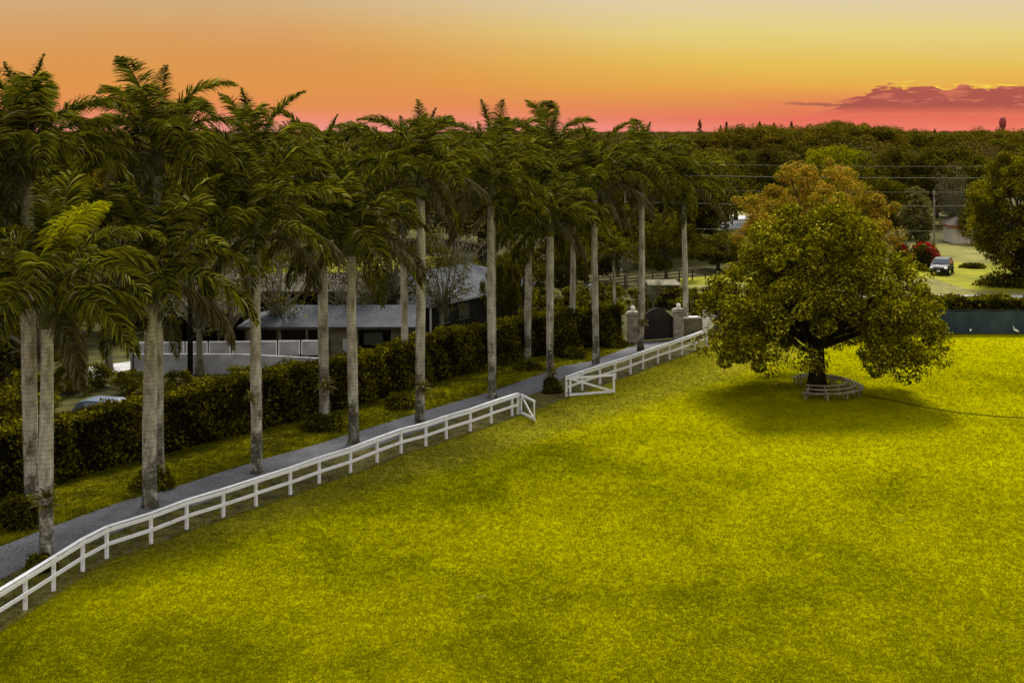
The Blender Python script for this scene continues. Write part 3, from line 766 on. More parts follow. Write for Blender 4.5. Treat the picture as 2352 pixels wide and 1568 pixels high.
# small dark plants right of the car, under the right tree
shrub('shrub', 2235, 615, 60, .6, M['oak'], 'low dark shrubs between the parked car and the right-edge tree', n=900, leaf=.25)
shrub('shrub', 2320, 655, 150, 1.3, M['oak'], 'low dark undergrowth beneath the right-edge tree', n=2200, leaf=.3)

# --- behind the hedge: sparse trees
L_ = [('sparse', 458, 862, 500, 260, 'sparse pale-barked tree beside the dark utility pole', 'sparse_tree'),
      ('sparse', 905, 775, 490, 250, 'leaning grey-limbed tree between the stable and the house', 'sparse_tree'),
      ('grey', 1040, 720, 480, 190, 'bare grey-branched tree spreading over the house roof', 'sparse_tree'),
      ('sparse', 640, 815, 560, 190, 'sparse tree in front of the stable door', 'sparse_tree'),
      ('grey', 520, 830, 600, 170, 'bare twiggy tree in front of the brown shed', 'sparse_tree'),
      ('sparse', 800, 800, 560, 170, 'dark limbed tree at the right end of the stable', 'sparse_tree'),
      ('sparse', 1015, 775, 560, 170, 'spreading tree in front of the house wall', 'sparse_tree'),
      ('grey', 870, 780, 520, 200, 'grey branched tree leaning over the small outbuilding', 'sparse_tree'),
      ('grey', 560, 720, 500, 200, 'bare twiggy tree above the brown shed roof', 'sparse_tree'),
      ('grey', 690, 700, 515, 170, 'twiggy tree behind the stable roof', 'sparse_tree'),
      ('sparse', 250, 850, 470, 280, 'sparse tree behind the pale concrete path', 'sparse_tree'),
      ('sparse', 90, 930, 560, 230, 'leafy tree behind the hedge at the left edge', 'sparse_tree'),
      ('sparse', 640, 655, 520, 150, 'sparse tree at the edge of the sunny paddock', 'sparse_tree'),
      ('oak', 1155, 770, 590, 80, 'dark drooping tree right of the house wall', 'drooping_tree'),
      ('oak', 1190, 735, 560, 120, 'dark tree at the right end of the house roof', 'drooping_tree'),
      ('bush', 1245, 775, 660, 90, 'dark bush behind the hedge left of the entrance', 'dark_bush'),
      ('bush', 1330, 765, 655, 100, 'tall dark bush behind the slim palm near the entrance', 'dark_bush'),
      ('bush', 1400, 755, 650, 80, 'dark bush just left of the entrance pillar', 'dark_bush'),
      ('grey', 1500, 720, 625, 60, 'pale bushy tree above the entrance gate', 'sparse_tree'),
      ('sparse', 1440, 660, 545, 80, 'round-crowned small tree beyond the entrance', 'sparse_tree'),
      ('bush', 1600, 730, 660, 90, 'green bush right of the entrance gate', 'dark_bush'),
      ('oak', 1530, 640, 495, 110, 'dark tree behind the entrance between the last two palms', 'oak_tree'),
      ('grey', 1520, 560, 430, 130, 'grey-green weeping tree between the last two palm trunks', 'sparse_tree'),
      ('bush', 40, 1000, 890, 140, 'yellow-green bush behind the hedge at the left edge', 'dark_bush'),
      ('bush', 165, 905, 830, 90, 'leafy bush beside the concrete path', 'dark_bush'),
      ('oak', 1300, 690, 545, 130, 'dense dark tree behind the palms left of the entrance', 'oak_tree'),
      ('oak', 1370, 650, 520, 140, 'dark tree beyond the pale wooden railing', 'oak_tree'),
      ('oak', 1480, 610, 470, 160, 'large dark tree on the far side of the entrance', 'oak_tree'),
      ('bush', 1545, 705, 655, 90, 'yellow-green bush over the top of the entrance gate', 'dark_bush'),
      ('bush', 1470, 715, 660, 70, 'leafy bush behind the left entrance pillar', 'dark_bush'),
      ('oak', 1610, 590, 500, 120, 'dark bushy tree beside the farthest front palm', 'oak_tree'),
      ('bush', 60, 960, 850, 130, 'green bush behind the hedge beside the pale tall palm', 'dark_bush'),
      ('bush', 300, 905, 850, 80, 'low bush between the blue-grey car and the long white wall', 'dark_bush'),
      ('bush', 215, 890, 835, 80, 'dark bush in front of the concrete path', 'dark_bush'),
      ('bush', 410, 905, 850, 70, 'low bush at the foot of the dark utility pole', 'dark_bush'),
      ('bush', 20, 880, 740, 170, 'tall dark bush at the far left behind the palms', 'dark_bush'),
      ('bush', 560, 880, 840, 90, 'low bush against the long white wall', 'dark_bush'),
      ('oak', 1650, 620, 535, 130, 'green bushes seen left of the spreading lawn tree', 'oak_tree')]
for kind, px, py, yt, wp, lab, nm in L_:
    bg(kind, px, py, mh(yt, py), mw(wp, py), lab, name=nm)
# undergrowth behind the hedge at the left
for k, (px, py, yt, wp) in enumerate([(20, 900, 640, 260), (170, 800, 600, 220), (300, 760, 560, 240), (390, 720, 540, 200), (100, 760, 560, 240), (230, 700, 520, 240), (480, 690, 560, 160), (10, 760, 520, 260)]):
    bg(['oak', 'sparse'][k % 2], px, py, mh(yt, py), mw(wp, py), 'dark garden tree behind the left palms', name='garden_tree', group='garden trees behind the left palms')
# wooded belt behind the palms
rb = random.Random(5)
for k in range(150):
    px = rb.uniform(-60, 1620); py = rb.choice([592, 590, 560, 520, 480, 440, 420, 400, 385]) + rb.uniform(-14, 14)
    hm = rb.uniform(9, 14.5); 
    kind = rb.choice(['oak', 'oak', 'brown', 'sparse', 'oak'])
    bg(kind, px, py, hm, rb.uniform(11, 17), 'dark green tree in the wooded belt behind the row of palms', name='woodland_tree', group='woodland trees behind the palms')
# rounded treetops breaking the skyline at the right
for k in range(26):
    px = 1615 + k * 29 + rb.uniform(-12, 12); Yk = rb.uniform(430, 620); py = HY + F * H / Yk
    yt = 298 - (20 * math.exp(-((px - 1930) / 90) ** 2) + 17 * math.exp(-((px - 1730) / 55) ** 2) + rb.uniform(-9, 4) - 4)
    bg(rb.choice(['oak', 'brown', 'brown', 'lime']) if k % 5 == 2 else rb.choice(['oak', 'brown']), px, py, mh(yt, py), rb.uniform(15, 30), 'rounded treetop on the far skyline right of the palms', name='skyline_tree', group='rounded treetops on the skyline')
# distant wood to the horizon
def far_wood():
    VV = []; off = 0; FF = []
    for (n, y0, y1, per, lf, r0) in ((3000, 330, 1300, 90, 1.3, 1.0), (3600, 1200, 8600, 46, 4.2, 2.1)):
        Y = 1 / (1 / y0 + rng.random(n) * (1 / y1 - 1 / y0)); X = rng.uniform(-.46, .46, n) * Y
        hg = 7.5 + 5 * rng.random(n) + np.where(X / Y > .12, 4.5 * np.clip(np.sin(X / Y * 41) * np.sin(X / Y * 17 + 1), 0, 1), 0)
        C = np.stack([X, Y, hg * .5], 1); Rr = hg * .62 * r0
        sq = .8 / r0
        V, Fc = cluster_leaves(C, Rr, per, lf, squash=sq, up=1.0, shell=.8, jitter=.5)
        VV.append(V); FF.append(Fc + off); off += len(V)
    tag(link('distant_woodland', meshdata('distant_woodland', np.concatenate(VV), np.concatenate(FF), M['far'])), 'flat distant woodland reaching the skyline', 'woodland', kind='stuff')
far_wood()
# skyline conifers / palms sticking up
for k, (px, yt) in enumerate([(1607, 276), (1655, 289), (1669, 281), (1745, 280), (1778, 283), (1818, 280), (2147, 298)]):
    Y = 620; x = (px - CX) * Y / F; top = ZA(0, yt, Y)
    n = 210; z = rng.random(n) ** .8; rr = (1.05 - z ** 2) * 2.6 * rng.random(n) ** .5 * (1 + .3 * np.sin(z * 30)); a = rng.random(n) * 6.283
    C = np.stack([rr * np.cos(a), rr * np.sin(a), 4 + z * (top - 4)], 1)
    V, Fc = leaves(C, unit(rng.normal(size=C.shape)), 1.2)
    root = tag(empty('cypress_tree', (x, Y, 0)), ['lone narrow conifer on the skyline right of the palm crowns', 'short narrow conifer on the skyline, left of a pair', 'narrow conifer on the skyline, right of a pair', 'pointed treetop above the rounded skyline tree', 'second pointed treetop above the rounded skyline tree', 'pointed treetop left of the broad dome tree', 'small pointed treetop toward the water tower'][k], 'conifer', 'narrow treetops on the skyline')
    link('crown', meshdata('crown', V, Fc, M['far']), root)
    m = MB(); m.tube([(0, 0, 0), (0, 0, top * .9)], [.35, .08], 6); m.build('trunk', M['bark'], root)
# water tower
Y = 1500; x = (2303 - CX) * Y / F
wt = tag(empty('water_tower', (x, Y, 0)), 'reddish mushroom-shaped water tower on the skyline at the right', 'water tower')
zt = ZA(0, 268, Y); 
m = MB(); m.lathe([(2.4, 0), (1.7, 6), (1.5, zt - 15)], 16); m.build('column', M['tower'], wt, smooth=True)
m = MB(); m.lathe([(1.5, zt - 15), (3.3, zt - 12), (4.0, zt - 8), (3.7, zt - 4), (2.4, zt - 1), (.6, zt), (0.01, zt)], 18); m.build('tank', M['tower'], wt, smooth=True)

# ---------------------------------------------------------------- bench round the tree
bench = tag(empty('tree_bench', (bx, by, 0)), 'curved weathered wooden bench ringing the trunk of the spreading lawn tree', 'bench')
a0, a1, ns = R(-122), R(112), 16
def arc(R0, z, w, h, name, tilt=0):
    m = MB(); A = np.linspace(a0, a1, ns + 1)
    for i in range(ns):
        g = .004
        p = (R0 * math.cos(A[i] + g), R0 * math.sin(A[i] + g), z + random.uniform(-.012, .012)); q = (R0 * math.cos(A[i + 1] - g), R0 * math.sin(A[i + 1] - g), z + random.uniform(-.012, .012))
        m.bar(p, q, w, h)
    m.build(name, M['bench_wood'], bench)
arc(2.80, .42, .34, .06, 'seat')
arc(2.42, .60, .26, .06, 'back_rail'); arc(2.02, .76, .26, .06, 'back_rail')
for i in range(9):
    a = a0 + (a1 - a0) * (i + .15) / 8.3
    m = MB(); c, s = math.cos(a), math.sin(a)
    m.bar((2.78 * c, 2.78 * s, 0), (2.84 * c, 2.84 * s, .388), .09, .09); m.build('leg', M['bench_wood'], bench)
    m = MB(); m.bar((2.46 * c, 2.46 * s, 0), (2.40 * c, 2.40 * s, .568), .09, .07); m.bar((2.06 * c, 2.06 * s, 0), (2.02 * c, 2.02 * s, .728), .09, .07); m.build('leg', M['bench_wood'], bench)

# ---------------------------------------------------------------- teal screened fence and hedge at the back of the lawn
tx0, tx1, tY = 17.0, 62.0, 108.5
tf_ = tag(empty('screen_fence', (tx0, tY, 0)), 'dark teal mesh screen fence along the back of the lawn', 'fence')
n = int((tx1 - tx0) * 3); V = []; Fq = []
for i in range(n + 1):
    u = i / 3; o_ = .05 * math.sin(u * 1.9) + .03 * math.sin(u * 5.3)
    for j, z in enumerate((.12, .7, 1.3, 1.95)): V.append((u, o_ * (1, .5, -.5, 0)[j] - .08, z + (.03 * math.sin(u * 2.1) if j == 3 else 0)))
for i in range(n):
    for j in range(3): Fq.append((i * 4 + j, (i + 1) * 4 + j, (i + 1) * 4 + j + 1, i * 4 + j + 1))
meq = meshdata('screen', V, Fq, M['teal'], smooth=True)
link('screen', meq, tf_)
for i in range(19):
    m = MB(); m.tube([(i * 2.5, .03, 0), (i * 2.5, .03, 2.12)], .035, 6); m.build('post', M['iron'], tf_)
m = MB(); m.tube([(0, .03, 2.02), (tx1 - tx0, .03, 2.02)], .02, 6); m.build('rail', M['iron'], tf_)
hedge('hedge', [(17, 110.3), (40, 110.3), (66, 110.3)], 2.75, 1.4, M['hedge'], 'rough green hedge standing behind the teal screen fence', 120, .26)

# egrets
def egret(px, py, rz, label):
    x, y, _ = G(px, py)
    root = empty('egret', (x, y, 0), rz); root.scale = (.75, .75, .75)
    root = tag(root, label, 'bird', 'white wading birds on the lawn')
    m = MB()
    m.tube([(-.36, 0, .40), (-.28, 0, .46), (-.12, 0, .52), (.05, 0, .57), (.16, 0, .62), (.22, 0, .72), (.18, 0, .83), (.22, 0, .93), (.28, 0, .97), (.33, 0, .965)], [.02, .06, .12, .13, .09, .05, .038, .036, .05, .02], 10)
    m.build('body', M['feather'], root, smooth=True)
    m = MB(); m.tube([(.32, 0, .965), (.46, 0, .94)], [.018, .004], 6); m.build('beak', M['frond_bright'], root)
    for s in (-1, 1):
        m = MB(); m.tube([(0, s * .05, .48), (-.03, s * .05, .26), (.0, s * .05, 0.02), (.08, s * .05, .012)], [.02, .013, .012, .01], 6); m.build('leg', M['iron'], root)
egret(2229, 768, 1.2, 'white wading bird standing before the screen fence, nearer the tree')
egret(2333, 770, 2.6, 'white wading bird before the screen fence near the right edge')

# ---------------------------------------------------------------- cars
def car(name, loc, rz, paint, label):
    root = tag(empty(name, loc, rz), label, 'car')
    # side profile (y = length, front at -y), z
    prof = [(-2.30, .42), (-2.34, .62), (-2.28, .88), (-2.10, .98), (-1.15, 1.08), (-.35, 1.62), (-.1, 1.70), (1.35, 1.70), (1.85, 1.60), (2.22, 1.08), (2.30, .95), (2.32, .5), (2.2, .36), (-2.15, .34)]
    def wid(z): return .95 if z < 1.1 else .95 - (z - 1.1) * .36
    V = []; n = len(prof)
    for s in (-1, 1):
        for (yy, z) in prof:
            nar = .10 if abs(yy) > 2.0 else 0
            V.append((s * (wid(z) - nar), yy, z))
    Fs = [tuple(range(n))[::-1], tuple(range(n, 2 * n))] + [(i, (i + 1) % n, (i + 1) % n + n, i + n) for i in range(n)]
    b = link('body', meshdata('body', V, Fs, paint), root)
    md = b.modifiers.new('bevel', 'BEVEL'); md.width = .07; md.segments = 3; md.limit_method = 'ANGLE'; md.angle_limit = R(20)
    m = MB()
    def q(pts): m.add(pts, [(0, 1, 2, 3)])
    q([(-.80, -1.10, 1.135), (.80, -1.10, 1.135), (.70, -.42, 1.60), (-.70, -.42, 1.60)])
    # thickness
    o = meshdata('windshield', [(x_, y_ - .03, z_ + .02) for x_, y_, z_ in m.V] + [(x_, y_ + .05, z_ - .03) for x_, y_, z_ in m.V], [(0, 1, 2, 3), (7, 6, 5, 4), (0, 4, 5, 1), (1, 5, 6, 2), (2, 6, 7, 3), (3, 7, 4, 0)], M['glass'])
    link('windshield', o, root)
    for s in (-1, 1):
        for (ya, yb, yc_, yd) in ((-.95, .35, .35, -.3), (.43, 1.75, 1.35, .43)):
            pts = [(ya, 1.12), (yb, 1.12), (yc_, 1.60), (yd, 1.60)]
            mm = MB(); mm.add([(s * (wid(z) + .012), yy, z) for yy, z in pts] + [(s * (wid(z) - .05), yy, z) for yy, z in pts], [(0, 1, 2, 3), (7, 6, 5, 4), (0, 4, 5, 1), (1, 5, 6, 2), (2, 6, 7, 3), (3, 7, 4, 0)])
            mm.build('side_window', M['glass'], root)
        mm = MB(); mm.box((s * .72, -2.27, .80), (.34, .12, .15)); mm.build('headlight', M['lamp_lens'], root, bevel=.03)
        mm = MB(); mm.box((s * 1.03, -.78, 1.15), (.16, .12, .13)); mm.build('mirror', paint, root, bevel=.03)
        for yy in (-1.42, 1.40):
            w = MB(); w.tube([(s * .72, yy, .36), (s * .96, yy, .36)], .36, 22); wo = w.build('wheel', M['rubber'], root)
            w = MB(); w.tube([(s * .90, yy, .36), (s * .975, yy, .36)], .22, 18); w.build('rim', M['chrome'], wo)
    mm = MB(); mm.box((0, -2.33, .74), (1.0, .06, .2)); mm.build('grille', M['iron'], root, bevel=.02)
    mm = MB(); mm.box((0, -2.33, .48), (1.6, .08, .18)); mm.build('bumper', M['rubber'], root, bevel=.02)
    mm = MB(); mm.box((0, -2.385, .5), (.34, .02, .16)); mm.build('number_plate', M['white'], root)
    return root
x, y, _ = G(2178, 633)
sc_ = car('parked_car', (x, y + 2.2, .02), R(-27), M['carpaint'], 'dark grey sport utility car parked on the grass beside the red-flowered bush')
sc_.scale = (1.12, 1.12, 1.08)
x, y, _ = G(262, 985)
car('parked_car', (x, y, 0), R(75), M['carblue'], 'blue-grey car half hidden behind the hedge at the left')

# ---------------------------------------------------------------- houses
def gable_or_hip(root, x0, x1, y0, y1, ze, zr, over, mat, hipL=True, hipR=True, th=.14, name='roof'):
    """roof over a rectangle, ridge along x"""
    X0, X1, Y0, Y1 = x0 - over, x1 + over, y0 - over, y1 + over; ym = (Y0 + Y1) / 2; run = (Y1 - Y0) / 2
    rx0 = X0 + (run if hipL else 0); rx1 = X1 - (run if hipR else 0)
    T = [(X0, Y0, ze), (X1, Y0, ze), (X1, Y1, ze), (X0, Y1, ze), (rx0, ym, zr), (rx1, ym, zr)]
    B = [(a, b, c - th) for a, b, c in T]
    Fs = [(0, 1, 5, 4), (2, 3, 4, 5), (1, 2, 5), (3, 0, 4)] + [(7, 6, 10, 11), (9, 8, 11, 10), (8, 7, 11), (6, 9, 10)] + [(0, 6, 7, 1), (1, 7, 8, 2), (2, 8, 9, 3), (3, 9, 6, 0)]
    me = meshdata(name, T + B, Fs, mat)
    return link(name, me, root)
def frame_strip(root, x0, x1, y0, y1, z, over, mat):
    m = MB(); X0, X1, Y0, Y1 = x0 - over - .03, x1 + over + .03, y0 - over - .03, y1 + over + .03
    m.box(((X0 + X1) / 2, Y0, z), (X1 - X0, .05, .2)); m.box((X0, (Y0 + Y1) / 2, z), (.05, Y1 - Y0 - .06, .2)); m.box((X1, (Y0 + Y1) / 2, z), (.05, Y1 - Y0 - .06, .2))
    m.build('fascia', mat, root)
# stable with blue-grey roof
x, y = -19.8, 97.0
st = tag(empty('stable', (x, y, 0)), 'low stable with blue-grey shingle roof behind the hedge', 'building')
m = MB()
m.box((7.2, 0.1, 1.15), (2.4, .2, 2.3)); m.box((11.6, .1, 1.15), (1.6, .2, 2.3)); m.box((6.2, 5.8, 1.15), (12.4, .2, 2.3)); m.box((.1, 3, 1.15), (.2, 5.6, 2.3)); m.box((12.3, 3, 1.15), (.2, 5.6, 2.3))
m.build('wall', M['beige'], st)
gable_or_hip(st, 0, 12.4, 0, 6, 2.45, 3.6, .5, M['shingle'], True, False)
frame_strip(st, 0, 12.4, 0, 6, 2.34, .5, M['brown_roof'])
for xx in (.3, 2.6, 4.6):
    m = MB(); m.box((xx, -.2, 1.15), (.16, .16, 2.3)); m.build('post', M['bark_pale'], st)
m = MB(); m.box((5.1, -.02, .9), (2.4, .08, .9)); m.build('stall_door', M['brown_roof'], st)
m = MB(); m.box((9.5, .02, 1.5), (1.4, .1, .9)); m.build('window', M['glass'], st)
m = MB(); m.box((7.6, -.05, .95), (.7, .1, 1.1)); m.build('door', M['concrete'], st)
# brown shed to the left
sh = tag(empty('shed', (-27.2, 101.5, 0)), 'brown-roofed open shed left of the stable', 'building')
gable_or_hip(sh, 0, 6.6, 0, 6, 2.6, 3.9, .4, M['brown_roof'], False, False)
m = MB(); m.box((3.3, 5.9, 1.25), (6.6, .2, 2.5)); m.box((.1, 3, 1.25), (.2, 5.7, 2.5)); m.box((6.5, 3, 1.25), (.2, 5.7, 2.5)); m.build('wall', M['dark_wall'], sh)
for xx in (.1, 2.3, 4.4, 6.5):
    m = MB(); m.box((xx, .08, 1.25), (.15, .15, 2.5)); m.build('post', M['bark'], sh)
# long dark barn further back
br = tag(empty('barn', (-33, 113, 0)), 'long dark open-sided barn behind the stable roof', 'building')
gable_or_hip(br, 0, 24, 0, 7, 3.1, 4.2, .5, M['brown_roof'], False, False)
m = MB(); m.box((12, 6.9, 1.5), (24, .2, 3)); m.box((.1, 3.5, 1.5), (.2, 6.7, 3)); m.box((23.9, 3.5, 1.5), (.2, 6.7, 3)); m.build('wall', M['dark_wall'], br)
for k in range(8):
    m = MB(); m.box((.1 + k * 3.4, .1, 1.5), (.16, .16, 3.0)); m.build('post', M['bark'], br)
# main house with grey shingle hip roof
ang = math.atan2(.87, .49)
ho = tag(empty('house', (-6.8, 107, 0), ang), 'house with large grey shingled hip roof and dark walls behind the hedge', 'house')
gable_or_hip(ho, 0, 17, 0, 7.8, 2.75, 4.75, .55, M['shingle'])
frame_strip(ho, 0, 17, 0, 7.8, 2.62, .55, M['concrete'])
m = MB(); m.box((8.5, .1, 1.3), (17, .2, 2.6)); m.box((8.5, 7.7, 1.3), (17, .2, 2.6)); m.box((.1, 3.9, 1.3), (.2, 7.4, 2.6)); m.box((16.9, 3.9, 1.3), (.2, 7.4, 2.6)); m.build('wall', M['dark_wall'], ho)
for xx in (2.2, 5.4):
    m = MB(); m.box((xx, -.03, 1.5), (1.7, .06, 1.2)); wi = m.build('window', M['glass'], ho)
    m = MB(); m.box((xx, -.05, 2.14), (1.9, .08, .08)); m.box((xx, -.05, .86), (1.9, .08, .08)); m.box((xx, -.055, 1.5), (.06, .06, 1.2)); m.build('window_frame', M['bark_pale'], wi)
m = MB(); m.box((-.02, 2.4, 1.05), (.06, 1.1, 2.1)); m.build('door', M['brown_roof'], ho)
m = MB(); m.box((-.45, -.45, 1.25), (.12, .12, 2.5)); m.build('post', M['white'], ho)
# low wing left of the house
wg = tag(empty('outbuilding', (-13.2, 104.5, 0), R(12)), 'small dark outbuilding with pale eave between stable and house', 'building')
gable_or_hip(wg, 0, 5.2, 0, 4.5, 2.35, 3.3, .4, M['brown_roof'], True, True)
frame_strip(wg, 0, 5.2, 0, 4.5, 2.24, .4, M['concrete'])
m = MB(); m.box((2.6, .1, 1.1), (5.2, .2, 2.2)); m.box((.1, 2.3, 1.1), (.2, 4.2, 2.2)); m.box((5.1, 2.3, 1.1), (.2, 4.2, 2.2)); m.build('wall', M['dark_wall'], wg)
m = MB(); m.box((3.6, -.02, .95), (.8, .08, 1.9)); m.build('door', M['concrete'], wg)
# white arena wall and panels left
wx, wy, _ = G(300, 862)
aw = tag(empty('white_wall', (wx, wy, 0), R(6)), 'long white low wall behind the hedge at the left', 'wall')
m = MB(); m.prism([(0, 0), (13.4, 0), (13.4, .95), (7.5, 1.35), (0, 1.5)], 'y', -.1, .1); m.build('wall_face', M['concrete'], aw)
for k, xx in enumerate((.2, 4.6, 8.6)):
    m = MB(); m.box((xx, -.14, .75), (.1, .06, 1.45)); m.build('pilaster', M['shingle'], aw)
wp_ = tag(empty('panel_fence', (wx + .1, wy + 1.8, 0), R(4)), 'white framed panel fence standing behind the long low wall', 'fence')
for k in range(8):
    m = MB(); m.box((k * 1.62 + .75, 0, 1.45), (1.42, .06, 1.0)); m.build('panel', M['concrete'], wp_)
    m = MB(); x0_ = k * 1.62 + .75
    m.box((x0_, -.05, 1.97), (1.5, .06, .1)); m.box((x0_ - .72, -.05, 1.46), (.08, .06, .92)); m.box((x0_ + .72, -.05, 1.46), (.08, .06, .92)); m.build('frame', M['white'], wp_)
    m = MB(); m.box((k * 1.62, 0, 1.0), (.1, .1, 2.0)); m.build('post', M['iron'], wp_)
# dark utility pole
x, y, _ = G(437, 878)
up = tag(empty('utility_pole', (x, y, 0)), 'dark wooden utility pole behind the hedge, beside the pale-barked tree', 'pole')
m = MB(); m.tube([(0, 0, 0), (0, 0, 11.5)], [.19, .14], 10); m.build('shaft', M['pole'], up, smooth=True)
m = MB(); m.box((0, -.12, 10.9), (2.0, .1, .12)); m.build('crossarm', M['pole'], up)
sl = MB(); sl.tube([(0, 0, 10.0), (.5, 0, 10.3), (.95, 0, 10.25)], .04, 6); sl.build('lamp_arm', M['iron'], up)
# entrance
ex, ey, _ = G(1453, 784)
for (px, py, w, lab) in ((1453, 786, .8, 'pale stone entrance pillar left of the dark gate'), (1558, 778, .8, 'stone entrance pillar right of the dark gate')):
    x, y, _ = G(px, py); root = tag(empty('entrance_pillar', (x, y, 0)), lab, 'pillar', 'entrance pillars')
    m = MB()
    for k in range(8): m.box((0, 0, .14 + k * .27), (w - (.02 if k % 2 else 0), w - (.02 if k % 2 else 0), .262))
    m.build('shaft', M['stone'], root, bevel=.02)
    m = MB(); m.box((0, 0, 2.27), (w + .22, w + .22, .14)); m.box((0, 0, 2.4), (w + .02, w + .02, .12)); m.build('cap', M['stone'], root, bevel=.02)
    m = MB(); m.lathe([(.01, 0), (.16, .06), (.2, .2), (.14, .35), (.01, .4)], 12); m.build('lamp_globe', M['globe'], root, (.0, 0, 2.5), smooth=True)
m = MB()
gx0, gy0, _ = G(1470, 785); gx1, gy1, _ = G(1546, 779)
L = math.hypot(gx1 - gx0, gy1 - gy0)
eg = tag(empty('entrance_gate', (gx0, gy0 + .2, 0), math.atan2(gy1 - gy0, gx1 - gx0)), 'closed dark wooden driveway gate with rising arched top', 'gate')
for k in range(2):
    m = MB(); xs = np.linspace(k * L / 2 + .01, (k + 1) * L / 2 - .01, 10)
    m.prism([(xs[0], .08)] + [(xs[-1], .08)] + [(u, 1.75 + .85 * math.sin(PI * u / L)) for u in xs[::-1]], 'y', -.05, .05)
    lf = m.build('gate_leaf', M['dark_wood'], eg)
    m = MB(); 
    for u in xs[1:-1]: m.box((u, -.065, .95), (.05, .03, 1.6))
    m.build('batten', M['dark_wood'], lf)
# side wall of the entrance and pale coping to the right
ewx, ewy, _ = G(1566, 776)
ew = tag(empty('entrance_wall', (ewx, ewy, 0), R(5)), 'low stone wall with white coping right of the entrance gate', 'wall')
m = MB(); m.box((1.4, 0, .8), (2.8, .3, 1.6)); m.build('wall_face', M['beige'], ew)
m = MB(); m.box((1.4, 0, 1.68), (2.9, .42, .14)); m.build('coping', M['white'], ew)
# pale roofed low building behind the entrance
lb = tag(empty('low_building', G(1505, 705)), 'low building with pale flat eave behind the entrance gate', 'building')
m = MB(); m.box((.9, 2, 1.0), (2.8, 4, 2.0)); m.build('wall', M['dark_wall'], lb)
m = MB(); m.box((.9, 2, 2.08), (3.2, 4.6, .14)); m.build('roof', M['beige'], lb)
# cream house, right
x, y, _ = G(2190, 560)
ch = tag(empty('house', (x, y, 0), R(-4)), 'small cream house with brown roof between the car and the right-edge tree', 'house')
m = MB(); m.box((3.5, 3, 1.3), (7, 6, 2.6)); m.build('wall', M['cream'], ch)
gable_or_hip(ch, 0, 7, 0, 6, 2.75, 4.6, .5, M['brown_roof'])
frame_strip(ch, 0, 7, 0, 6, 2.62, .5, surf('trim_red', (0.30, 0.07, 0.05), .8, .2))
for xx in (1.9, 5.2):
    m = MB(); m.box((xx, -.03, 1.6), (1.3, .06, 1.1)); wi = m.build('window', M['glass'], ch)
    m = MB(); m.box((xx, -.06, 2.2), (1.5, .08, .1)); m.box((xx, -.06, 1.0), (1.5, .08, .1)); m.box((xx, -.065, 1.6), (.07, .06, 1.1)); m.build('window_frame', M['white'], wi)
m = MB(); m.box((3.5, -.03, 1.0), (.9, .06, 2.0)); m.build('door', M['brown_roof'], ch)
# pale outbuildings far
for px, py, w, lab in ((1398, 618, 3.2, 'small white building beyond the entrance palms'), (2062, 515, 3.5, 'white building peeking between the rust-tinted tree and the vine-covered tree')):
    x, y, _ = G(px, py); root = tag(empty('white_building', (x, y, 0)), lab, 'building', 'white buildings in the distance')
    m = MB(); m.box((0, 0, 1.2), (w, w, 2.4)); m.build('wall', M['white'], root)
    gable_or_hip(root, -w / 2, w / 2, -w / 2, w / 2, 2.5, 3.3, .3, M['shingle'], False, False)
    m = MB(); m.box((0, -w / 2 - .03, 1.3), (.9, .06, .8)); m.build('window', M['glass'], root)
# paddock rail fences
def thin_fence(p0, p1, n, label, mat, h=1.3):
    a, b = np.array(G(*p0)), np.array(G(*p1)); root = tag(empty('paddock_fence', tuple(a)), label, 'fence')
    d = b - a
    for i in range(n + 1):
        q = d * i / n; m = MB(); m.box((q[0], q[1], h / 2), (.14, .14, h)); m.build('post', mat, root)
    for z in (.5, .85, 1.2):
        m = MB(); m.bar((0, -.09, z), (d[0], d[1] - .09, z), .04, .12); m.build('rail', mat, root)
thin_fence((700, 655), (1060, 640), 12, 'dark rail fence along the sunny paddock behind the stable', M['brown_roof'])
thin_fence((1335, 668), (1620, 640), 9, 'dark rail fence beyond the entrance palms', M['brown_roof'])
thin_fence((1322, 700), (1372, 672), 3, 'pale wooden railing seen between two palm trunks', M['concrete'])

# ---------------------------------------------------------------- power lines
Yp = 168.0
for k, (px, hp, lab) in enumerate(((2146, 9.2, 'thin pale pole left of the cream house'), (1436, 13.2, 'power pole hidden among the palm trunks'))):
    x = (px - CX) * Yp / F; root = tag(empty('power_pole', (x, Yp, 0)), lab, 'pole', 'power poles')
    m = MB(); m.tube([(0, 0, 0), (0, 0, hp)], [.12, .08], 8); m.build('shaft', M['bark_pale'], root, smooth=True)
    m = MB(); m.box((0, -.15, hp - .5), (.7 if k == 0 else 1.8, .1, .12)); m.build('crossarm', M['bark_pale'], root)
for k, (yy, lab) in enumerate(((378, 'topmost power line crossing the dark trees'), (404, 'second power line from the top'), (437, 'third power line from the top'), (468, 'fourth power line from the top'), (526, 'lowest power line crossing before the vine-covered tree'))):
    z = ZA(0, yy, Yp); m = MB(); pts = []
    xs = [(1436 - CX) * Yp / F, (2860 - CX) * Yp / F]
    for a, b in zip(xs, xs[1:]):
        for u in np.linspace(0, 1, 13)[:-1]: pts.append((a + (b - a) * u, Yp - .25, z + .25 - 2.0 * u * (1 - u)))
    m.tube(pts, (.016, .026, .016, .024, .022)[k], 5)
    tag(m.build('power_line', M['cable']), lab, 'cable', 'power lines')

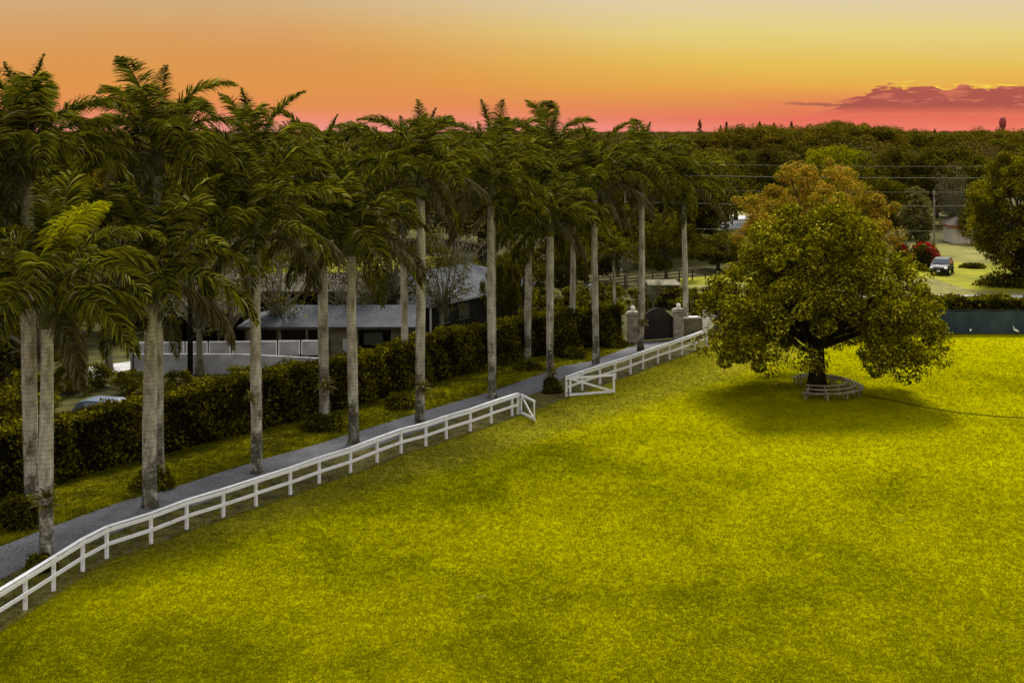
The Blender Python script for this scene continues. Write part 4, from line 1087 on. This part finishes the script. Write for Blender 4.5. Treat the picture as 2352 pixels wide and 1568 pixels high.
# ---------------------------------------------------------------- world and light
w = bpy.data.worlds.new('World'); SC.world = w; w.use_nodes = True
t = NT(w.node_tree)
for n_ in list(t.n): t.n.remove(n_)
out = t.new('ShaderNodeOutputWorld'); bgn = t.new('ShaderNodeBackground')
gen = t.new('ShaderNodeTexCoord').outputs['Generated']
sp = t.new('ShaderNodeSeparateXYZ'); t.l.new(gen, sp.inputs[0])
yy = t.math('MAXIMUM', t.math('ABSOLUTE', sp.outputs[1]), 0.05)
e = t.math('DIVIDE', sp.outputs[2], yy)           # tan of elevation
u = t.math('DIVIDE', sp.outputs[0], yy)           # tan of azimuth
EXP = 0.75
def sc(c): 
    c = srgb(*c); return tuple(v / 2 ** EXP for v in c)
# slanted streaky bands
nz = t.noise(t.comb(t.math('MULTIPLY', u, 4), t.math('ADD', t.math('MULTIPLY', e, 34), t.math('MULTIPLY', u, 3.4)), 0), 1.0, 5, .55)
ee = t.math('ADD', t.math('MULTIPLY', e, 10.0), t.math('MULTIPLY', t.math('SUBTRACT', nz, .5), .17))
A = t.ramp(ee, [(0.0, sc((238, 150, 138))), (0.07, sc((236, 142, 112))), (0.17, sc((229, 143, 86))), (0.33, sc((225, 150, 76))), (.55, sc((221, 153, 82))), (.75, sc((217, 161, 100))), (.97, sc((210, 172, 122)))])
B = t.ramp(ee, [(0.0, sc((238, 124, 102))), (0.08, sc((230, 112, 90))), (0.20, sc((228, 140, 84))), (0.32, sc((232, 170, 76))), (.5, sc((230, 192, 88))), (.75, sc((229, 208, 130))), (1.0, sc((224, 206, 168)))])
f = t.ss(t.math('ADD', u, t.math('MULTIPLY', e, 1.6)), -.10, .30)
low = t.mix(f, A, B)
# cloud bank at the right
cv = t.comb(t.math('MULTIPLY', u, 34), t.math('MULTIPLY', e, 150), 0)
n1 = t.noise(cv, 1.0, 5, .6); n2 = t.noise(cv, 3.2, 4, .6)
etop = t.math('ADD', t.math('MULTIPLY', t.ss(u, .225, .292), .0215), .0115)
etop = t.math('ADD', etop, t.math('MULTIPLY', t.math('SUBTRACT', n1, .5), .020))
etop = t.math('ADD', etop, t.math('MULTIPLY', t.math('SUBTRACT', n2, .5), .008))
etop = t.math('SUBTRACT', etop, t.math('MULTIPLY', t.ss(t.math('ABSOLUTE', t.math('SUBTRACT', u, .333)), .014, .0), .004))
inside = t.math('MULTIPLY', t.ss(t.math('SUBTRACT', etop, e), -.0002, .0007), t.ss(u, .22, .25))
fade = t.ss(e, .006, .019)
cc = t.mix(t.ss(e, .009, .020), sc((224, 102, 88)), sc((172, 84, 78)))
cc = t.mix(t.math('MULTIPLY', t.ss(n1, .52, .62), .55), cc, sc((226, 128, 96)))
cl = t.math('MULTIPLY', inside, t.math('MULTIPLY', fade, .95))
rim = t.math('MULTIPLY', t.math('MULTIPLY', t.math('MULTIPLY', t.ss(t.math('SUBTRACT', e, etop), .0042, .0008), t.ss(t.math('SUBTRACT', e, etop), -.0012, .0)), t.ss(u, .27, .33)), t.ss(n2, .42, .60))
low = t.mix(t.math('MULTIPLY', rim, .8), low, sc((252, 220, 80)))
low = t.mix(cl, low, cc)
# thin streak clouds
s1 = t.math('MULTIPLY', t.ss(t.math('ABSOLUTE', t.math('SUBTRACT', t.math('ADD', e, t.math('MULTIPLY', u, .035)), t.math('ADD', .0275, t.math('MULTIPLY', t.math('SUBTRACT', n2, .5), .003)))), .0017, .0004), t.math('MULTIPLY', t.ss(u, .20, .225), t.ss(u, .285, .25)))
low = t.mix(t.math('MULTIPLY', s1, .8), low, sc((160, 92, 78)))
# upper dome: bright soft evening sky
nish = t.new('ShaderNodeTexSky', sky_type='NISHITA'); nish.sun_disc = False
SE, SR = R(50), R(12)       # light comes from beyond the lawn, a little to the right
nish.sun_elevation = SE; nish.sun_rotation = SR
nb = t.mix(1.0, nish.outputs[0], (0.045, 0.045, 0.045), 'MULTIPLY')
hi = t.mix(0.75, nb, (0.70, 0.69, 0.69))
blend = t.ss(sp.outputs[2], .10, .34)
col = t.mix(blend, low, hi)
col = t.mix(t.ss(sp.outputs[2], .0, -.02), col, (0.12, 0.11, 0.06))
t.put(bgn.inputs[0], col); bgn.inputs[1].default_value = 1.0
t.l.new(bgn.outputs[0], out.inputs[0])
sd = bpy.data.lights.new('sun', 'SUN'); sd.energy = 3.5; sd.angle = R(14); sd.color = (1, .95, .84)
so = bpy.data.objects.new('sun', sd); COL.objects.link(so)
# direction towards the sun
dv = Vector((math.sin(SR) * math.cos(SE), math.cos(SR) * math.cos(SE), math.sin(SE)))
so.rotation_euler = dv.to_track_quat('Z', 'Y').to_euler(); so.location = (0, 0, 60)
SC.view_settings.view_transform = 'Standard'; SC.view_settings.look = 'None'
SC.view_settings.exposure = EXP; SC.view_settings.gamma = 1.0
SC.cycles.max_bounces = 5; SC.cycles.diffuse_bounces = 3; SC.cycles.transmission_bounces = 3; SC.cycles.glossy_bounces = 2
SC.cycles.use_denoising = True
